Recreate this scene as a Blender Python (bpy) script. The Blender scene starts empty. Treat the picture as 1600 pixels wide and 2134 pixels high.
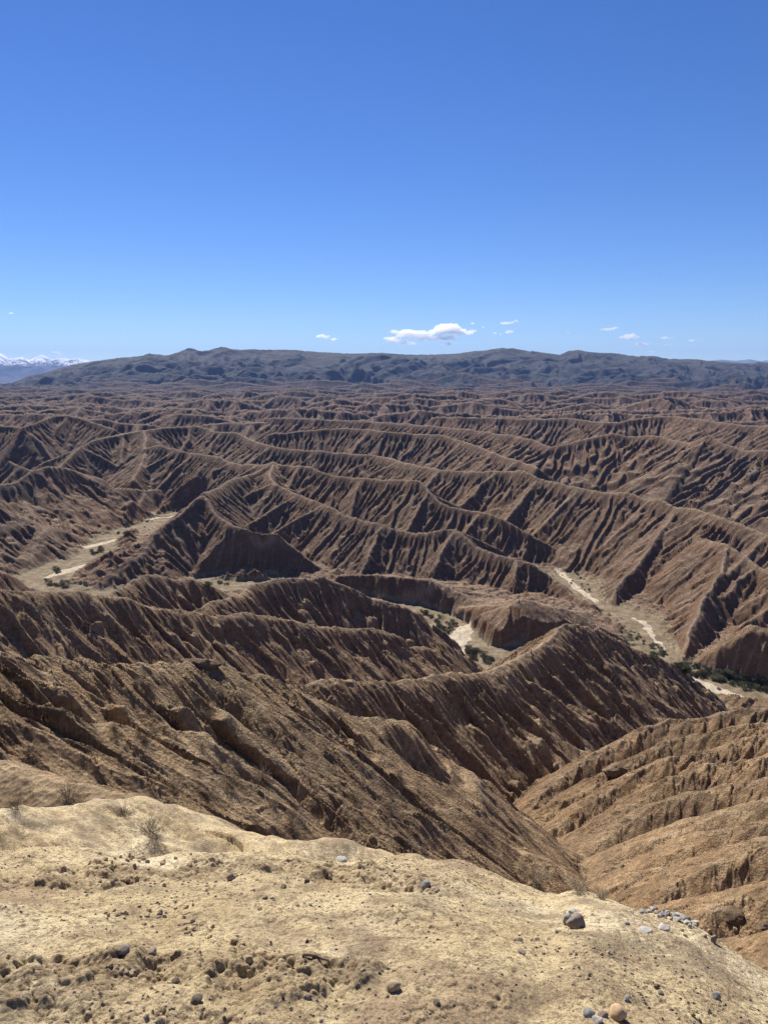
import bpy, bmesh, math, random
import numpy as np
from mathutils import Vector

RES = 1.0            # grid density of the terrain (1 = full)
# ------------------------------------------------------------------ camera
C = bpy.context.scene.collection
SC = bpy.context.scene
PITCH = math.radians(10.5)
FPX = 1524.0
cam_d = bpy.data.cameras.new('camera')
cam = bpy.data.objects.new('camera', cam_d)
C.objects.link(cam)
cam_d.sensor_fit = 'VERTICAL'
cam_d.sensor_height = 24.0
cam_d.angle_y = 2 * math.atan(1067.0 / FPX)
cam_d.clip_start = 0.05
cam_d.clip_end = 200000
cam.location = (0, 0, 0)
cam.rotation_euler = (math.pi / 2 - PITCH, 0, 0)
SC.camera = cam
# ------------------------------------------------------------------ light
SUN_AZ = math.radians(-22)      # clockwise from +Y (ahead of the camera)
SUN_EL = math.radians(44.5)
world = bpy.data.worlds.new('World')
SC.world = world
world.use_nodes = True
wn = world.node_tree
sky = wn.nodes.new('ShaderNodeTexSky')
sky.sky_type = 'NISHITA'
sky.sun_disc = False
sky.sun_elevation = SUN_EL
sky.sun_rotation = SUN_AZ
sky.altitude = 1800
sky.air_density = 1.0
sky.dust_density = 0.0
sky.ozone_density = 5.0
bg = wn.nodes['Background']
bg.inputs['Strength'].default_value = 0.076
hs = wn.nodes.new('ShaderNodeHueSaturation')
hs.inputs['Hue'].default_value = .513
hs.inputs['Saturation'].default_value = 1.2
hs.inputs['Value'].default_value = .97
wn.links.new(sky.outputs[0], hs.inputs['Color'])
wn.links.new(hs.outputs[0], bg.inputs[0])
sun_d = bpy.data.lights.new('sun', 'SUN')
sun_d.energy = 5.0
sun_d.angle = math.radians(0.5)
sun_d.color = (1.0, 0.95, 0.87)
sun = bpy.data.objects.new('sun', sun_d)
C.objects.link(sun)
sdir = Vector((math.sin(SUN_AZ) * math.cos(SUN_EL), math.cos(SUN_AZ) * math.cos(SUN_EL), math.sin(SUN_EL)))
sun.rotation_euler = sdir.to_track_quat('Z', 'Y').to_euler()
SC.view_settings.view_transform = 'Standard'
SC.view_settings.look = 'None'
SC.view_settings.gamma = 1
SC.view_settings.exposure = 0.65
SC.cycles.use_denoising = True
SC.cycles.denoising_input_passes = 'RGB_ALBEDO_NORMAL'
SC.cycles.denoising_prefilter = 'NONE'
SC.cycles.max_bounces = 12
SC.cycles.volume_bounces = 10
SC.cycles.diffuse_bounces = 3

# ------------------------------------------------------------------ maths helpers
def ray(px, py):
    """unit direction of a photograph pixel (1600x2134)"""
    x = px - 800.0; y = FPX; z = -(py - 1067.0)
    c, s = math.cos(PITCH), math.sin(PITCH)
    return x, y * c + z * s, z * c - y * s

def P(px, py, r):
    x, y, z = ray(px, py)
    k = r / math.hypot(x, y)
    return (x * k, y * k, z * k)

def PZ(px, py, zz):
    x, y, z = ray(px, py)
    k = zz / z
    return (x * k, y * k, zz)

def _hash(ix, iy, seed):
    h = (ix.astype(np.int64) * 374761393 + iy.astype(np.int64) * 668265263 + seed * 982451653) & 0xffffffff
    h = ((h ^ (h >> 13)) * 1274126177) & 0xffffffff
    h = ((h ^ (h >> 16)) * 2246822519) & 0xffffffff
    return ((h ^ (h >> 15)) & 0xffffff).astype(np.float32) / 16777216.0

def vnoise(x, y, seed=0):
    """smooth gradient noise, about -1..1"""
    ix = np.floor(x); iy = np.floor(y)
    fx = (x - ix).astype(np.float32); fy = (y - iy).astype(np.float32)
    ix = ix.astype(np.int64); iy = iy.astype(np.int64)
    ux = fx * fx * fx * (fx * (fx * 6 - 15) + 10); uy = fy * fy * fy * (fy * (fy * 6 - 15) + 10)
    def g(a, b, dx, dy):
        an = _hash(a, b, seed) * 6.2831853
        return np.cos(an) * dx + np.sin(an) * dy
    n00 = g(ix, iy, fx, fy); n10 = g(ix + 1, iy, fx - 1, fy)
    n01 = g(ix, iy + 1, fx, fy - 1); n11 = g(ix + 1, iy + 1, fx - 1, fy - 1)
    return ((n00 * (1 - ux) + n10 * ux) * (1 - uy) + (n01 * (1 - ux) + n11 * ux) * uy) * 1.5

def fbm(x, y, octv=4, seed=0, gain=0.5):
    s = 0; a = 1.0
    for o in range(octv):
        s = s + a * vnoise(x * 2 ** o + 17.3 * o, y * 2 ** o - 9.1 * o, seed + o * 7)
        a *= gain
    return s

def sstep(a, b, x):
    t = np.clip((x - a) / (b - a), 0, 1)
    return t * t * (3 - 2 * t)

# ------------------------------------------------------------------ polar grid of the land
def lnrange(a, b, step):
    n = max(2, int(math.log(b / a) / step * RES))
    return np.exp(np.linspace(math.log(a), math.log(b), n, endpoint=False))
RR = np.concatenate([lnrange(0.3, 1.5, .05), lnrange(1.5, 7.5, .0020), lnrange(7.5, 30, .0038), lnrange(30, 110, .0022),
                     lnrange(110, 1200, .0018), lnrange(1200, 10500, .0025), lnrange(10500, 34000, .05), [34000.0]])
D2R = math.pi / 180
TH = np.concatenate([np.arange(-180, -60, 3.0), np.arange(-60, -34, .35), np.linspace(-34, 34, int(900 * RES)),
                     np.arange(34.35, 60, .35), np.arange(60, 180.1, 3.0)]) * D2R
NR, NT = len(RR), len(TH)
LR = np.log(RR)
ST, CT = np.sin(TH), np.cos(TH)
X = (RR[:, None] * ST[None, :]).astype(np.float32)
Y = (RR[:, None] * CT[None, :]).astype(np.float32)
RG = np.repeat(RR[:, None], NT, 1).astype(np.float32)
FLOOR = -150.0

# near ledge: a rounded brow z = -1.62 - c r^2, c chosen so its skyline sits where the photo has it
edge = [(-400, 1770), (0, 1775), (300, 1790), (700, 1800), (800, 1797), (900, 1800), (960, 1806), (1000, 1828), (1100, 1852), (1135, 1868),
        (1190, 1858), (1240, 1864), (1330, 1900), (1450, 1935), (1530, 1978), (1600, 2022), (1800, 2120)]
eth, ec = [], []
for px, py in edge:
    x, y, z = ray(px, py)
    eth.append(math.atan2(x, y)); ec.append((z / math.hypot(x, y)) ** 2 / 6.48)
eth = [-math.pi, -1.4] + eth + [1.5, math.pi]; ec = [.012, .03] + ec + [.09, .012]
cth = np.interp(TH, eth, ec).astype(np.float32)
kk = np.exp(-np.linspace(-2, 2, 41) ** 2); kk /= kk.sum()
cth = np.convolve(np.pad(cth, 20, mode='edge'), kk, 'valid').astype(np.float32)
H = (-1.62 - cth[None, :] * RG ** 2).astype(np.float32)
H2 = np.full_like(H, -500); 
U = np.zeros_like(H); D = np.full_like(H, 0); LAM = np.ones_like(H); AMP = np.zeros_like(H)
RID = np.zeros(H.shape, np.int16)

def catmull(pts, step):
    pts = [np.array(p, float) for p in pts]
    if len(pts) < 2: return pts
    out = []
    n = len(pts)
    for i in range(n - 1):
        p0 = pts[max(i - 1, 0)]; p1 = pts[i]; p2 = pts[i + 1]; p3 = pts[min(i + 2, n - 1)]
        L = np.linalg.norm(p2[:2] - p1[:2]); m = max(1, int(L / step))
        for k in range(m):
            t = k / m
            out.append(0.5 * ((2 * p1) + (-p0 + p2) * t + (2 * p0 - 5 * p1 + 4 * p2 - p3) * t * t + (-p0 + 3 * p1 - 3 * p2 + p3) * t ** 3))
    out.append(pts[-1])
    return out

rid_n = [0]
def window(x0, x1, y0, y1, pad):
    """index window of the polar grid covering a padded box (box not containing the origin)"""
    cx, cy = (x0 + x1) / 2, (y0 + y1) / 2
    rad = math.hypot(x1 - x0, y1 - y0) / 2 + pad
    rc = math.hypot(cx, cy)
    i0, i1 = np.searchsorted(RR, max(0.3, rc - rad)), np.searchsorted(RR, rc + rad) + 1
    if rc <= rad * 1.02: return i0, i1, 0, NT
    a = math.atan2(cx, cy); w = math.asin(rad / rc)
    if a - w < -math.pi or a + w > math.pi: return i0, i1, 0, NT
    return i0, i1, np.searchsorted(TH, a - w), np.searchsorted(TH, a + w) + 1

def ridge(pts, s=0.75, sl=None, lam=8.0, amp=3.0, rnd=0.6, wob=None, zw=None, maxd=None, step=None, spurs=0, spl=None, sps=0.5, seed=0, skew=0.0):
    """raise a ridge along world points; s slope of the right-hand side, sl of the left-hand side"""
    sl = s if sl is None else sl
    rid_n[0] += 1; rid = rid_n[0]
    rmean = np.mean([math.hypot(p[0], p[1]) for p in pts])
    step = step or max(1.2, rmean * .014)
    q = np.array(catmull(pts, step))
    n = len(q)
    L = np.concatenate([[0], np.cumsum(np.hypot(np.diff(q[:, 0]), np.diff(q[:, 1])))])
    wob = rmean * .0035 if wob is None else wob
    zw = rmean * .0014 if zw is None else zw
    sc = max(3.0, rmean * .02)
    fade = np.minimum(1, np.minimum(L, L[-1] - L) / sc + .25)
    q[:, 0] += wob * fade * fbm(L / sc, L * 0 + rid * 3.7, 3, 5)
    q[:, 1] += wob * fade * fbm(L / sc, L * 0 + rid * 5.1 + 50, 3, 9)
    q[:, 2] += zw * fbm(L / (sc * .8), L * 0 + rid * 2.3, 3, 11)
    smin = min(s, sl)
    for k in range(n - 1):
        a, b = q[k], q[k + 1]
        z1 = max(a[2], b[2])
        pad = (z1 - FLOOR + 3) / smin if maxd is None else maxd
        i0, i1, j0, j1 = window(min(a[0], b[0]), max(a[0], b[0]), min(a[1], b[1]), max(a[1], b[1]), pad)
        if i1 <= i0 or j1 <= j0: continue
        sl_ = (slice(i0, i1), slice(j0, j1))
        x = X[sl_]; y = Y[sl_]
        dx, dy = b[0] - a[0], b[1] - a[1]; l2 = dx * dx + dy * dy + 1e-9
        tr = ((x - a[0]) * dx + (y - a[1]) * dy) / l2
        t = np.clip(tr, 0, 1)
        ex = x - a[0] - t * dx; ey = y - a[1] - t * dy
        d = np.sqrt(ex * ex + ey * ey)
        side = dx * ey - dy * ex            # >0: left of the direction of travel
        ss = s if s == sl else np.where(side > 0, sl, s)
        if smin < .95:       # towards and past an end the low slopes turn steep
            od = np.abs(tr - t) * math.sqrt(l2) / (d + 1e-6)
            ss = ss + np.maximum(0, 1.0 - ss) * sstep(.2, .6, od)
        h = (a[2] + (b[2] - a[2]) * t) - ss * (np.sqrt(d * d + rnd * rnd) - rnd)
        Hw = H[sl_]; up = h > Hw
        other = RID[sl_] != rid
        H2w = H2[sl_]
        np.copyto(H2w, np.where(up & other, Hw, np.where(~up & other, np.maximum(H2w, h), H2w)))
        # fan the flutes round at the free ends
        uu = L[k] + t * math.sqrt(l2)
        over = np.where(k == 0, np.minimum(tr, 0), 0) + np.where(k == n - 2, np.maximum(tr - 1, 0), 0)
        fan = np.where(np.abs(over) > 0, np.arctan2(np.abs(over) * math.sqrt(l2), np.abs(side) / math.sqrt(l2) + 1e-6) * lam * 1.6 * np.sign(over), 0)
        uu = uu + fan + skew * d + np.where(side > 0, 1000.37, 0)
        U[sl_][up] = uu[up]; D[sl_][up] = d[up]; Hw[up] = h[up]
        LAM[sl_][up] = lam; AMP[sl_][up] = amp; RID[sl_][up] = rid
    if spurs:
        rg = random.Random(seed * 77 + rid)
        pos = rg.uniform(.2, .8) * spurs
        while pos < L[-1] - spurs * .3:
            k = min(n - 2, int(np.searchsorted(L, pos)))
            p = q[k]; dx, dy = q[k + 1][0] - p[0], q[k + 1][1] - p[1]; l = math.hypot(dx, dy) + 1e-9
            gz = (q[k + 1][2] - p[2]) / l
            for sd, sv in ((1, sl), (-1, s)):
                if rg.random() < .12: continue
                nx, ny = -dy / l * sd, dx / l * sd
                if spl is None: ln = max(0, (p[2] - FLOOR)) / sv * rg.uniform(.6, 1.15)
                else: ln = spl * rg.uniform(.6, 1.2)
                if ln < spurs * .25: continue
                sk = rg.uniform(-.3, .3) - gz * .7
                dxs, dys = nx + dx / l * sk, ny + dy / l * sk
                m = math.hypot(dxs, dys); dxs /= m; dys /= m
                d0 = rg.uniform(.0, .2) * spurs
                so = sv * sps * rg.uniform(.85, 1.25)
                c1 = rg.uniform(-.16, .16)
                pp = []
                for f in (0, .35, .7, 1.0):
                    dd = ln * f
                    pp.append((p[0] + dxs * dd + (-dys) * c1 * dd * f, p[1] + dys * dd + dxs * c1 * dd * f, p[2] - .3 - so * dd * (1 + .35 * f)))
                ridge(pp, s=sv * 1.12, lam=lam * .8, amp=amp * .75, rnd=rnd, maxd=max(spurs * 1.6, 8), step=max(step, 3))
            pos += spurs * rg.uniform(.65, 1.4)

def R(name, pts, **kw):
    ridge([P(*p) for p in pts], **kw)

# ---- the ravine right below the ledge and the blocks round it
R('A', [(-300, 1310, 36), (-120, 1335, 39), (0, 1358, 42), (200, 1368, 46), (330, 1385, 49), (395, 1374, 51), (430, 1384, 51.5), (540, 1408, 56), (600, 1430, 59),
        (680, 1470, 62)], s=.68, sl=.95, lam=3.8, amp=1.5, rnd=1.4, wob=.35, zw=.35)
R('Ab', [(640, 1448, 60.5), (680, 1470, 62), (740, 1490, 64), (830, 1507, 67), (900, 1560, 71), (980, 1612, 75), (1050, 1668, 79), (1095, 1740, 81), (1130, 1812, 82)], s=.9, sl=.95, lam=3.8, amp=1.3, rnd=1.2, wob=.35, zw=.35)
R('A1', [(430, 1384, 51.5), (500, 1440, 49.6), (560, 1510, 47.2), (620, 1595, 44.5), (700, 1675, 42.4), (840, 1800, 39.9)], s=.85, lam=2.4, amp=.35, rnd=1.2, wob=.6, zw=.3)
R('A2', [(690, 1475, 62.5), (760, 1545, 60.2), (840, 1620, 58), (920, 1700, 56), (1000, 1775, 54.3), (1080, 1840, 53.2)], s=.85, lam=2.4, amp=.35, rnd=1.2, wob=.6, zw=.3)
R('Q2', [(-300, 1570, 22), (-100, 1580, 21), (0, 1592, 20), (100, 1620, 19), (200, 1642, 18), (320, 1668, 17), (420, 1740, 17)], s=.35, sl=1.0, lam=2.0, amp=.15, rnd=.6, wob=.15, zw=.1)
R('Q1', [(-300, 1730, 9), (0, 1705, 9.5), (170, 1682, 10), (250, 1671, 10.5), (330, 1685, 10.5), (430, 1728, 10), (600, 1762, 9.5), (690, 1764, 9.5), (760, 1784, 9.5), (840, 1830, 9.5)],
  s=.28, sl=1.0, lam=1.6, amp=.12, rnd=.5, wob=.1, zw=.05)
# right-hand block and its ribs
ridge([(140, 190, -92), (128, 160, -80), (116, 128, -66), (106, 98, -50), (94, 66, -38), (74, 28, -28)], s=.85, lam=6, amp=1.3, rnd=2)
R('C1', [(1700, 1455, 138.1), (1600, 1470, 137.2), (1500, 1484, 136.9), (1440, 1497, 136), (1390, 1500, 137.1), (1290, 1546, 132.2), (1200, 1592, 127.8), (1130, 1650, 122), (1095, 1702, 117)], s=1.02, lam=2.4, amp=.10, rnd=1.6, wob=.8, zw=.3)
R('C2', [(1720, 1500, 116.7), (1600, 1530, 114.7), (1500, 1555, 113.2), (1350, 1598, 111), (1235, 1672, 105.4), (1145, 1735, 101)], s=1.02, lam=2.4, amp=.10, rnd=1.6, wob=.8, zw=.3)
R('C3', [(1740, 1580, 100.1), (1600, 1622, 97), (1450, 1652, 95.8), (1325, 1702, 92.8), (1240, 1768, 88.5), (1165, 1812, 86)], s=1.02, lam=2.4, amp=.10, rnd=1.6, wob=.8, zw=.3)
R('C4', [(1740, 1640, 81.1), (1600, 1672, 79.3), (1500, 1702, 77.7), (1400, 1738, 75.9), (1300, 1802, 72.4), (1225, 1852, 70)], s=1.02, lam=2.4, amp=.10, rnd=1.6, wob=.8, zw=.3)
R('C5', [(1740, 1740, 65.9), (1600, 1765, 64.7), (1500, 1795, 63.2), (1400, 1850, 60.6), (1320, 1910, 58)], s=1.02, lam=2.4, amp=.10, rnd=1.6, wob=.8, zw=.3)
R('C6', [(1740, 1830, 51), (1600, 1860, 49.7), (1500, 1900, 48.1), (1420, 1960, 46)], s=1.02, lam=2.4, amp=.10, rnd=1.6, wob=.8, zw=.3)
R('C2b', [(1740, 1540, 108.2), (1600, 1574, 106), (1450, 1604, 105), (1290, 1692, 98.7), (1190, 1775, 93)], s=1.02, lam=2.4, amp=.10, rnd=1.6, wob=.8, zw=.3)
R('C1b', [(1740, 1478, 122.8), (1560, 1512, 121.7), (1420, 1536, 122), (1270, 1612, 115.9), (1150, 1690, 110)], s=1.02, lam=2.4, amp=.10, rnd=1.6, wob=.8, zw=.3)
R('C4b', [(1740, 1690, 73.2), (1600, 1716, 72), (1470, 1752, 70.2), (1370, 1812, 67.2), (1270, 1880, 64)], s=1.02, lam=2.4, amp=.10, rnd=1.6, wob=.8, zw=.3)
R('C7', [(1800, 1930, 30), (1640, 1950, 34), (1560, 1975, 36), (1500, 2020, 36)], s=.8, lam=2.2, amp=.3, rnd=.8)
R('B', [(420, 1450, 95), (520, 1432, 105), (640, 1425, 115), (700, 1414, 120), (780, 1420, 128), (840, 1418, 135), (940, 1402, 150), (1000, 1402, 160), (1050, 1386, 175), (1100, 1360, 195), (1145, 1332, 210),
        (1165, 1304, 225), (1200, 1300, 232), (1240, 1310, 240), (1300, 1340, 255), (1400, 1382, 285), (1450, 1416, 303), (1505, 1466, 318)],
  s=.86, sl=.8, lam=5.6, amp=3, rnd=2.2, skew=-.15)
# ridges this side of the river
R('E', [(-300, 1215, 180), (0, 1230, 190), (85, 1229, 196), (200, 1236, 205), (280, 1250, 212), (320, 1262, 216), (400, 1270, 225), (450, 1282, 232), (500, 1277, 238), (550, 1281, 245), (625, 1295, 255),
        (700, 1306, 270), (800, 1312, 290), (830, 1326, 298), (855, 1347, 306), (885, 1346, 316), (915, 1361, 330), (950, 1386, 346), (985, 1408, 360)],
  s=.84, sl=.8, lam=5.4, amp=3, rnd=1.6, skew=-.2)
R('F', [(150, 1262, 300), (230, 1238, 320), (280, 1206, 340), (325, 1196, 350), (370, 1206, 355), (400, 1203, 360), (440, 1220, 365), (480, 1240, 372)], s=.8, lam=7.4, amp=3.6, rnd=.9)
R('G', [(400, 1275, 262), (450, 1251, 280), (500, 1236, 297), (530, 1216, 310), (580, 1206, 320), (650, 1202, 330), (690, 1206, 332), (725, 1221, 333), (800, 1252, 335), (850, 1263, 338), (890, 1291, 345),
        (940, 1331, 353), (980, 1392, 361)], s=.85, lam=6, amp=3.2, rnd=1.0)
# beyond the river, middle
R('H', [(150, 1225, 530), (215, 1141, 548), (290, 1120, 565), (340, 1096, 590), (390, 1055, 605), (425, 1032, 620), (450, 1070, 600), (480, 1090, 585), (525, 1107, 570), (575, 1110, 562), (600, 1130, 556), (640, 1156, 550), (680, 1190, 545)],
  s=.8, lam=6.6, amp=3.1, rnd=.8)
R('I', [(300, 935, 980), (325, 926, 970), (380, 940, 930), (450, 950, 880), (490, 965, 840), (550, 967, 790), (570, 961, 765), (585, 969, 755), (650, 972, 730), (690, 990, 710), (800, 998, 680), (875, 1003, 655), (915, 1045, 632),
        (960, 1060, 622), (1000, 1065, 616), (1050, 1080, 608), (1100, 1110, 600), (1150, 1140, 596), (1185, 1163, 593)], s=.75, lam=6.6, amp=3.4, rnd=.3, spurs=60)
R('I2', [(425, 1026, 640), (465, 1010, 680), (490, 996, 705), (525, 988, 730), (560, 968, 750)], s=.8, lam=9, amp=3, rnd=.8)
R('J', [(570, 968, 755), (565, 997, 700), (600, 1020, 670), (640, 1036, 640), (675, 1050, 620), (725, 1075, 590), (800, 1093, 562), (860, 1110, 550), (905, 1106, 547), (950, 1102, 545), (990, 1135, 528), (1040, 1155, 515), (1080, 1165, 510),
        (1110, 1175, 508), (1150, 1201, 503), (1190, 1236, 482), (1240, 1256, 470)], s=.75, lam=6.6, amp=3.4, rnd=.3, spurs=60)
R('K', [(700, 1200, 500), (760, 1196, 490), (830, 1205, 475), (900, 1212, 468), (950, 1231, 462), (1000, 1262, 448), (1030, 1285, 440)], s=.6, sl=.25, lam=14, amp=1.0, rnd=.8)
R('L', [(1005, 1275, 425), (1060, 1258, 415), (1090, 1250, 418), (1150, 1262, 424), (1200, 1276, 428), (1240, 1302, 425), (1270, 1325, 415)], s=.6, sl=.3, lam=14, amp=1.0, rnd=.8)
# left
R('W', [(-300, 985, 650), (0, 1003, 670), (50, 1000, 690), (90, 1002, 695), (150, 1026, 705), (200, 1050, 715), (250, 1075, 722), (280, 1098, 728)], s=.75, lam=7.4, amp=3.6, rnd=.3, spurs=50)
R('X', [(90, 1004, 692), (60, 1040, 650), (48, 1085, 612), (0, 1102, 590), (-100, 1130, 560)], s=.75, lam=10, amp=3, rnd=.3, spurs=40)
R('X2', [(-200, 1150, 470), (-60, 1160, 480), (0, 1180, 485), (50, 1215, 488)], s=.75, lam=10, amp=3, rnd=.8)
R('V', [(-300, 1000, 760), (0, 1010, 780), (30, 1002, 785), (65, 980, 800), (95, 972, 805), (130, 970, 815), (170, 985, 830), (210, 996, 845), (240, 1015, 860), (280, 1020, 868), (350, 1020, 872), (400, 1015, 865), (425, 1025, 850)], s=.7, lam=12, amp=3.2, rnd=.3, spurs=45)
R('U', [(-200, 900, 1180), (0, 886, 1200), (45, 890, 1180), (75, 880, 1190), (115, 865, 1220), (165, 870, 1210), (200, 880, 1190), (240, 895, 1150)], s=.7, lam=6.6, amp=3.1, rnd=.3, spurs=66, sps=.62)
R('U2', [(20, 960, 1000), (100, 985, 960), (170, 930, 1020), (210, 912, 1050), (250, 905, 1060), (300, 896, 1060)], s=.7, lam=7.6, amp=3.8, rnd=.3, spurs=50)
R('Y', [(300, 896, 1060), (302, 935, 985), (292, 970, 930), (278, 1000, 890)], s=.7, lam=7.6, amp=3.8, rnd=.8)
R('P1', [(240, 905, 1080), (300, 896, 1060), (350, 890, 1080), (415, 888, 1090), (450, 899, 1050), (490, 900, 1030), (515, 912, 1000), (550, 925, 950), (600, 934, 920), (675, 940, 895), (750, 946, 870), (800, 951, 850), (840, 962, 805),
         (900, 975, 760), (975, 982, 730), (1060, 980, 715), (1095, 980, 705), (1120, 995, 690), (1180, 1010, 665), (1230, 1020, 650), (1265, 1025, 640), (1310, 1025, 632), (1350, 1042, 620), (1370, 1037, 615), (1410, 1055, 600),
         (1450, 1060, 588), (1500, 1075, 565), (1550, 1095, 545), (1600, 1111, 530), (1700, 1150, 505), (1850, 1200, 470)], s=.7, lam=7.6, amp=4, rnd=.3, spurs=66, sps=.62)
R('M', [(1410, 1060, 598), (1432, 1100, 575), (1470, 1122, 545), (1495, 1127, 530), (1520, 1134, 522), (1560, 1165, 505), (1600, 1192, 490), (1700, 1240, 465), (1850, 1290, 440)], s=.75, lam=6.6, amp=3.1, rnd=.3, spurs=40)
R('M1', [(1520, 1136, 521), (1500, 1190, 492), (1465, 1250, 460), (1445, 1300, 432), (1425, 1340, 412)], s=.85, lam=7.4, amp=3.6, rnd=.8)
R('M2', [(1410, 1062, 597), (1368, 1118, 562), (1340, 1160, 540), (1300, 1205, 515), (1262, 1245, 490)], s=.8, lam=7.4, amp=3.6, rnd=.8)
R('M3', [(1560, 1300, 400), (1600, 1310, 395), (1680, 1340, 380)], s=.6, lam=6, amp=1.8, rnd=.8)
R('M4', [(1480, 1358, 400), (1560, 1380, 388), (1620, 1388, 382), (1700, 1400, 375)], s=.7, lam=5, amp=1.2, rnd=.8)
# farther
R('Z1', [(560, 905, 1060), (700, 893, 1050), (800, 897, 1000), (860, 904, 985), (915, 906, 960), (965, 920, 925), (1010, 935, 885), (1060, 952, 835), (1120, 975, 780)], s=.7, lam=7.6, amp=3.8, rnd=.3, spurs=66, sps=.62)
R('O', [(560, 870, 1300), (700, 874, 1250), (800, 880, 1200), (850, 883, 1170), (950, 892, 1110), (1010, 900, 1070), (1090, 911, 1020), (1150, 928, 980), (1230, 912, 985), (1275, 902, 995), (1310, 910, 990), (1360, 907, 985),
        (1400, 917, 962), (1440, 921, 945), (1475, 905, 935), (1510, 925, 915), (1550, 937, 900), (1600, 940, 888), (1750, 950, 850), (1900, 960, 820)], s=.57, lam=9.5, amp=5, rnd=.3, skew=.3)
R('O2', [(900, 868, 1350), (1010, 870, 1320), (1150, 872, 1290), (1190, 870, 1290), (1260, 880, 1250), (1330, 870, 1270), (1390, 866, 1280), (1450, 872, 1240), (1550, 885, 1190), (1650, 890, 1150), (1800, 900, 1120)], s=.62, lam=9.5, amp=4.8, rnd=.3, skew=.3)

# seeded badland ridges running across the view out to the far hills
rg = random.Random(11)
yk = 1180.0
k = 0
while yk < 6500:
    spc = 95 + yk * .012
    xs = np.arange(-yk * .95, yk * .95 + 1, max(40, yk * .02))
    zc = -92 + 8 * math.sin(k * 1.7)
    ys = yk + (60 + yk * .01) * fbm(xs / (420 + yk * .04), xs * 0 + k * 1.31, 3, 21) - .16 * xs + np.where(xs > 0, -.05 * xs, 0)
    zz = zc + (26 if yk < 2200 else 36) * fbm(xs / 330, xs * 0 + k * 2.77, 3, 33)
    # break the line into separate hills
    cut = fbm(xs / 500, xs * 0 + k * 4.1, 2, 44)
    run = []
    for i in range(len(xs)):
        rr_ = math.hypot(xs[i], ys[i])
        ok = rr_ > (1330 if xs[i] > -300 else 1270) and cut[i] > -.55
        if ok: run.append((xs[i], ys[i], zz[i]))
        if (not ok or i == len(xs) - 1):
            if len(run) > 2:
                ridge(run, s=.6, lam=8.5 + yk * .0036, amp=4.2 + yk * .0016, rnd=.3, wob=10, zw=4, step=max(16, yk * .01), spurs=(75 if yk < 2300 else 0 if yk > 4200 else 120), sps=.5)
            run = []
    yk += spc; k += 1

# far hills: long range whose skyline follows the photo
sky_pts = [(-300, 830), (-100, 815), (0, 803), (20, 801), (60, 784), (130, 768), (200, 752), (260, 746), (298, 742), (310, 737), (325, 739), (345, 740), (370, 735), (395, 726), (420, 732), (440, 729), (460, 725), (500, 729), (550, 730), (600, 731),
           (660, 735), (720, 736), (800, 735), (845, 738), (900, 735), (960, 733), (1000, 729), (1045, 725), (1080, 730), (1120, 733), (1165, 740), (1185, 733), (1205, 731), (1240, 735), (1290, 738), (1330, 742), (1400, 746), (1460, 751),
           (1540, 756), (1600, 757), (1800, 765), (2200, 780)]
hth, hz = [], []
for px, py in sky_pts:
    x, y, z = ray(px, py); hth.append(math.atan2(x, y)); hz.append(z / math.hypot(x, y))
RCR = 8600.0
r0 = np.searchsorted(RR, 4300)
Xf, Yf, Rf = X[r0:], Y[r0:], RG[r0:]
ct = np.interp(TH, hth, hz)[None, :] * RCR + 0 * Rf
prof = sstep(4900, RCR, Rf) ** 1.1
prof = np.where(Rf > RCR, np.clip(1 - (Rf - RCR) / 2300, 0, 1), prof)
Hf = H[r0:]
Hf[:] = np.maximum(Hf, FLOOR)
Hf[:] = FLOOR + (Hf - FLOOR) * (1 - .8 * prof) + (ct - FLOOR) * prof
HILL = np.zeros_like(H)
H2[r0:] = np.where(prof > .002, Hf - 4, H2[r0:])
AMP[r0:] *= 1 - sstep(.0, .5, prof)
HILL[r0:] = sstep(5600, 6400, Rf + 500 * fbm(Xf / 900, Yf / 900, 3, 5))

# valley floor: low along the wash, rising as hummocky fans to the sides
def F(px, py, w, z=FLOOR):
    a = PZ(px, py, z); return (a[0], a[1], a[2], w)
def pdist(pts, lim=99.0):
    """distance of every grid node to a polyline with widths, minus the width"""
    best = np.full(H.shape, lim, np.float32)
    q = catmull(pts, 8)
    for a, b in zip(q[:-1], q[1:]):
        i0, i1, j0, j1 = window(min(a[0], b[0]), max(a[0], b[0]), min(a[1], b[1]), max(a[1], b[1]), lim)
        w_ = (slice(i0, i1), slice(j0, j1))
        x = X[w_]; y = Y[w_]
        dx, dy = b[0] - a[0], b[1] - a[1]; l2 = dx * dx + dy * dy + 1e-9
        t = np.clip(((x - a[0]) * dx + (y - a[1]) * dy) / l2, 0, 1)
        d = np.hypot(x - a[0] - t * dx, y - a[1] - t * dy) - (a[3] + (b[3] - a[3]) * t)
        np.copyto(best[w_], np.minimum(best[w_], d))
    return best
RIV = [F(-200, 1250, 14), F(-60, 1240, 16), F(60, 1222, 18), F(150, 1240, 12), F(300, 1240, 12), F(430, 1225, 12), F(520, 1219, 12), F(600, 1225, 12), F(700, 1240, 10), F(800, 1258, 10), F(870, 1275, 11), F(940, 1302, 11), F(975, 1345, 13), F(1035, 1372, 17),
       F(1130, 1362, 13), F(1250, 1352, 13), F(1350, 1372, 13), F(1430, 1405, 13), F(1530, 1442, 14), F(1660, 1475, 16), F(1900, 1520, 18)]
TRIB1 = [F(60, 1222, 14), F(110, 1190, 18), F(190, 1160, 13), F(225, 1122, 8), F(290, 1100, 9), F(350, 1077, 12), F(385, 1068, 8)]
TRIB2 = [F(1380, 1375, 10), F(1360, 1325, 8), F(1315, 1284, 6), F(1250, 1256, 5), F(1190, 1212, 7), F(1180, 1190, 3)]
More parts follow.
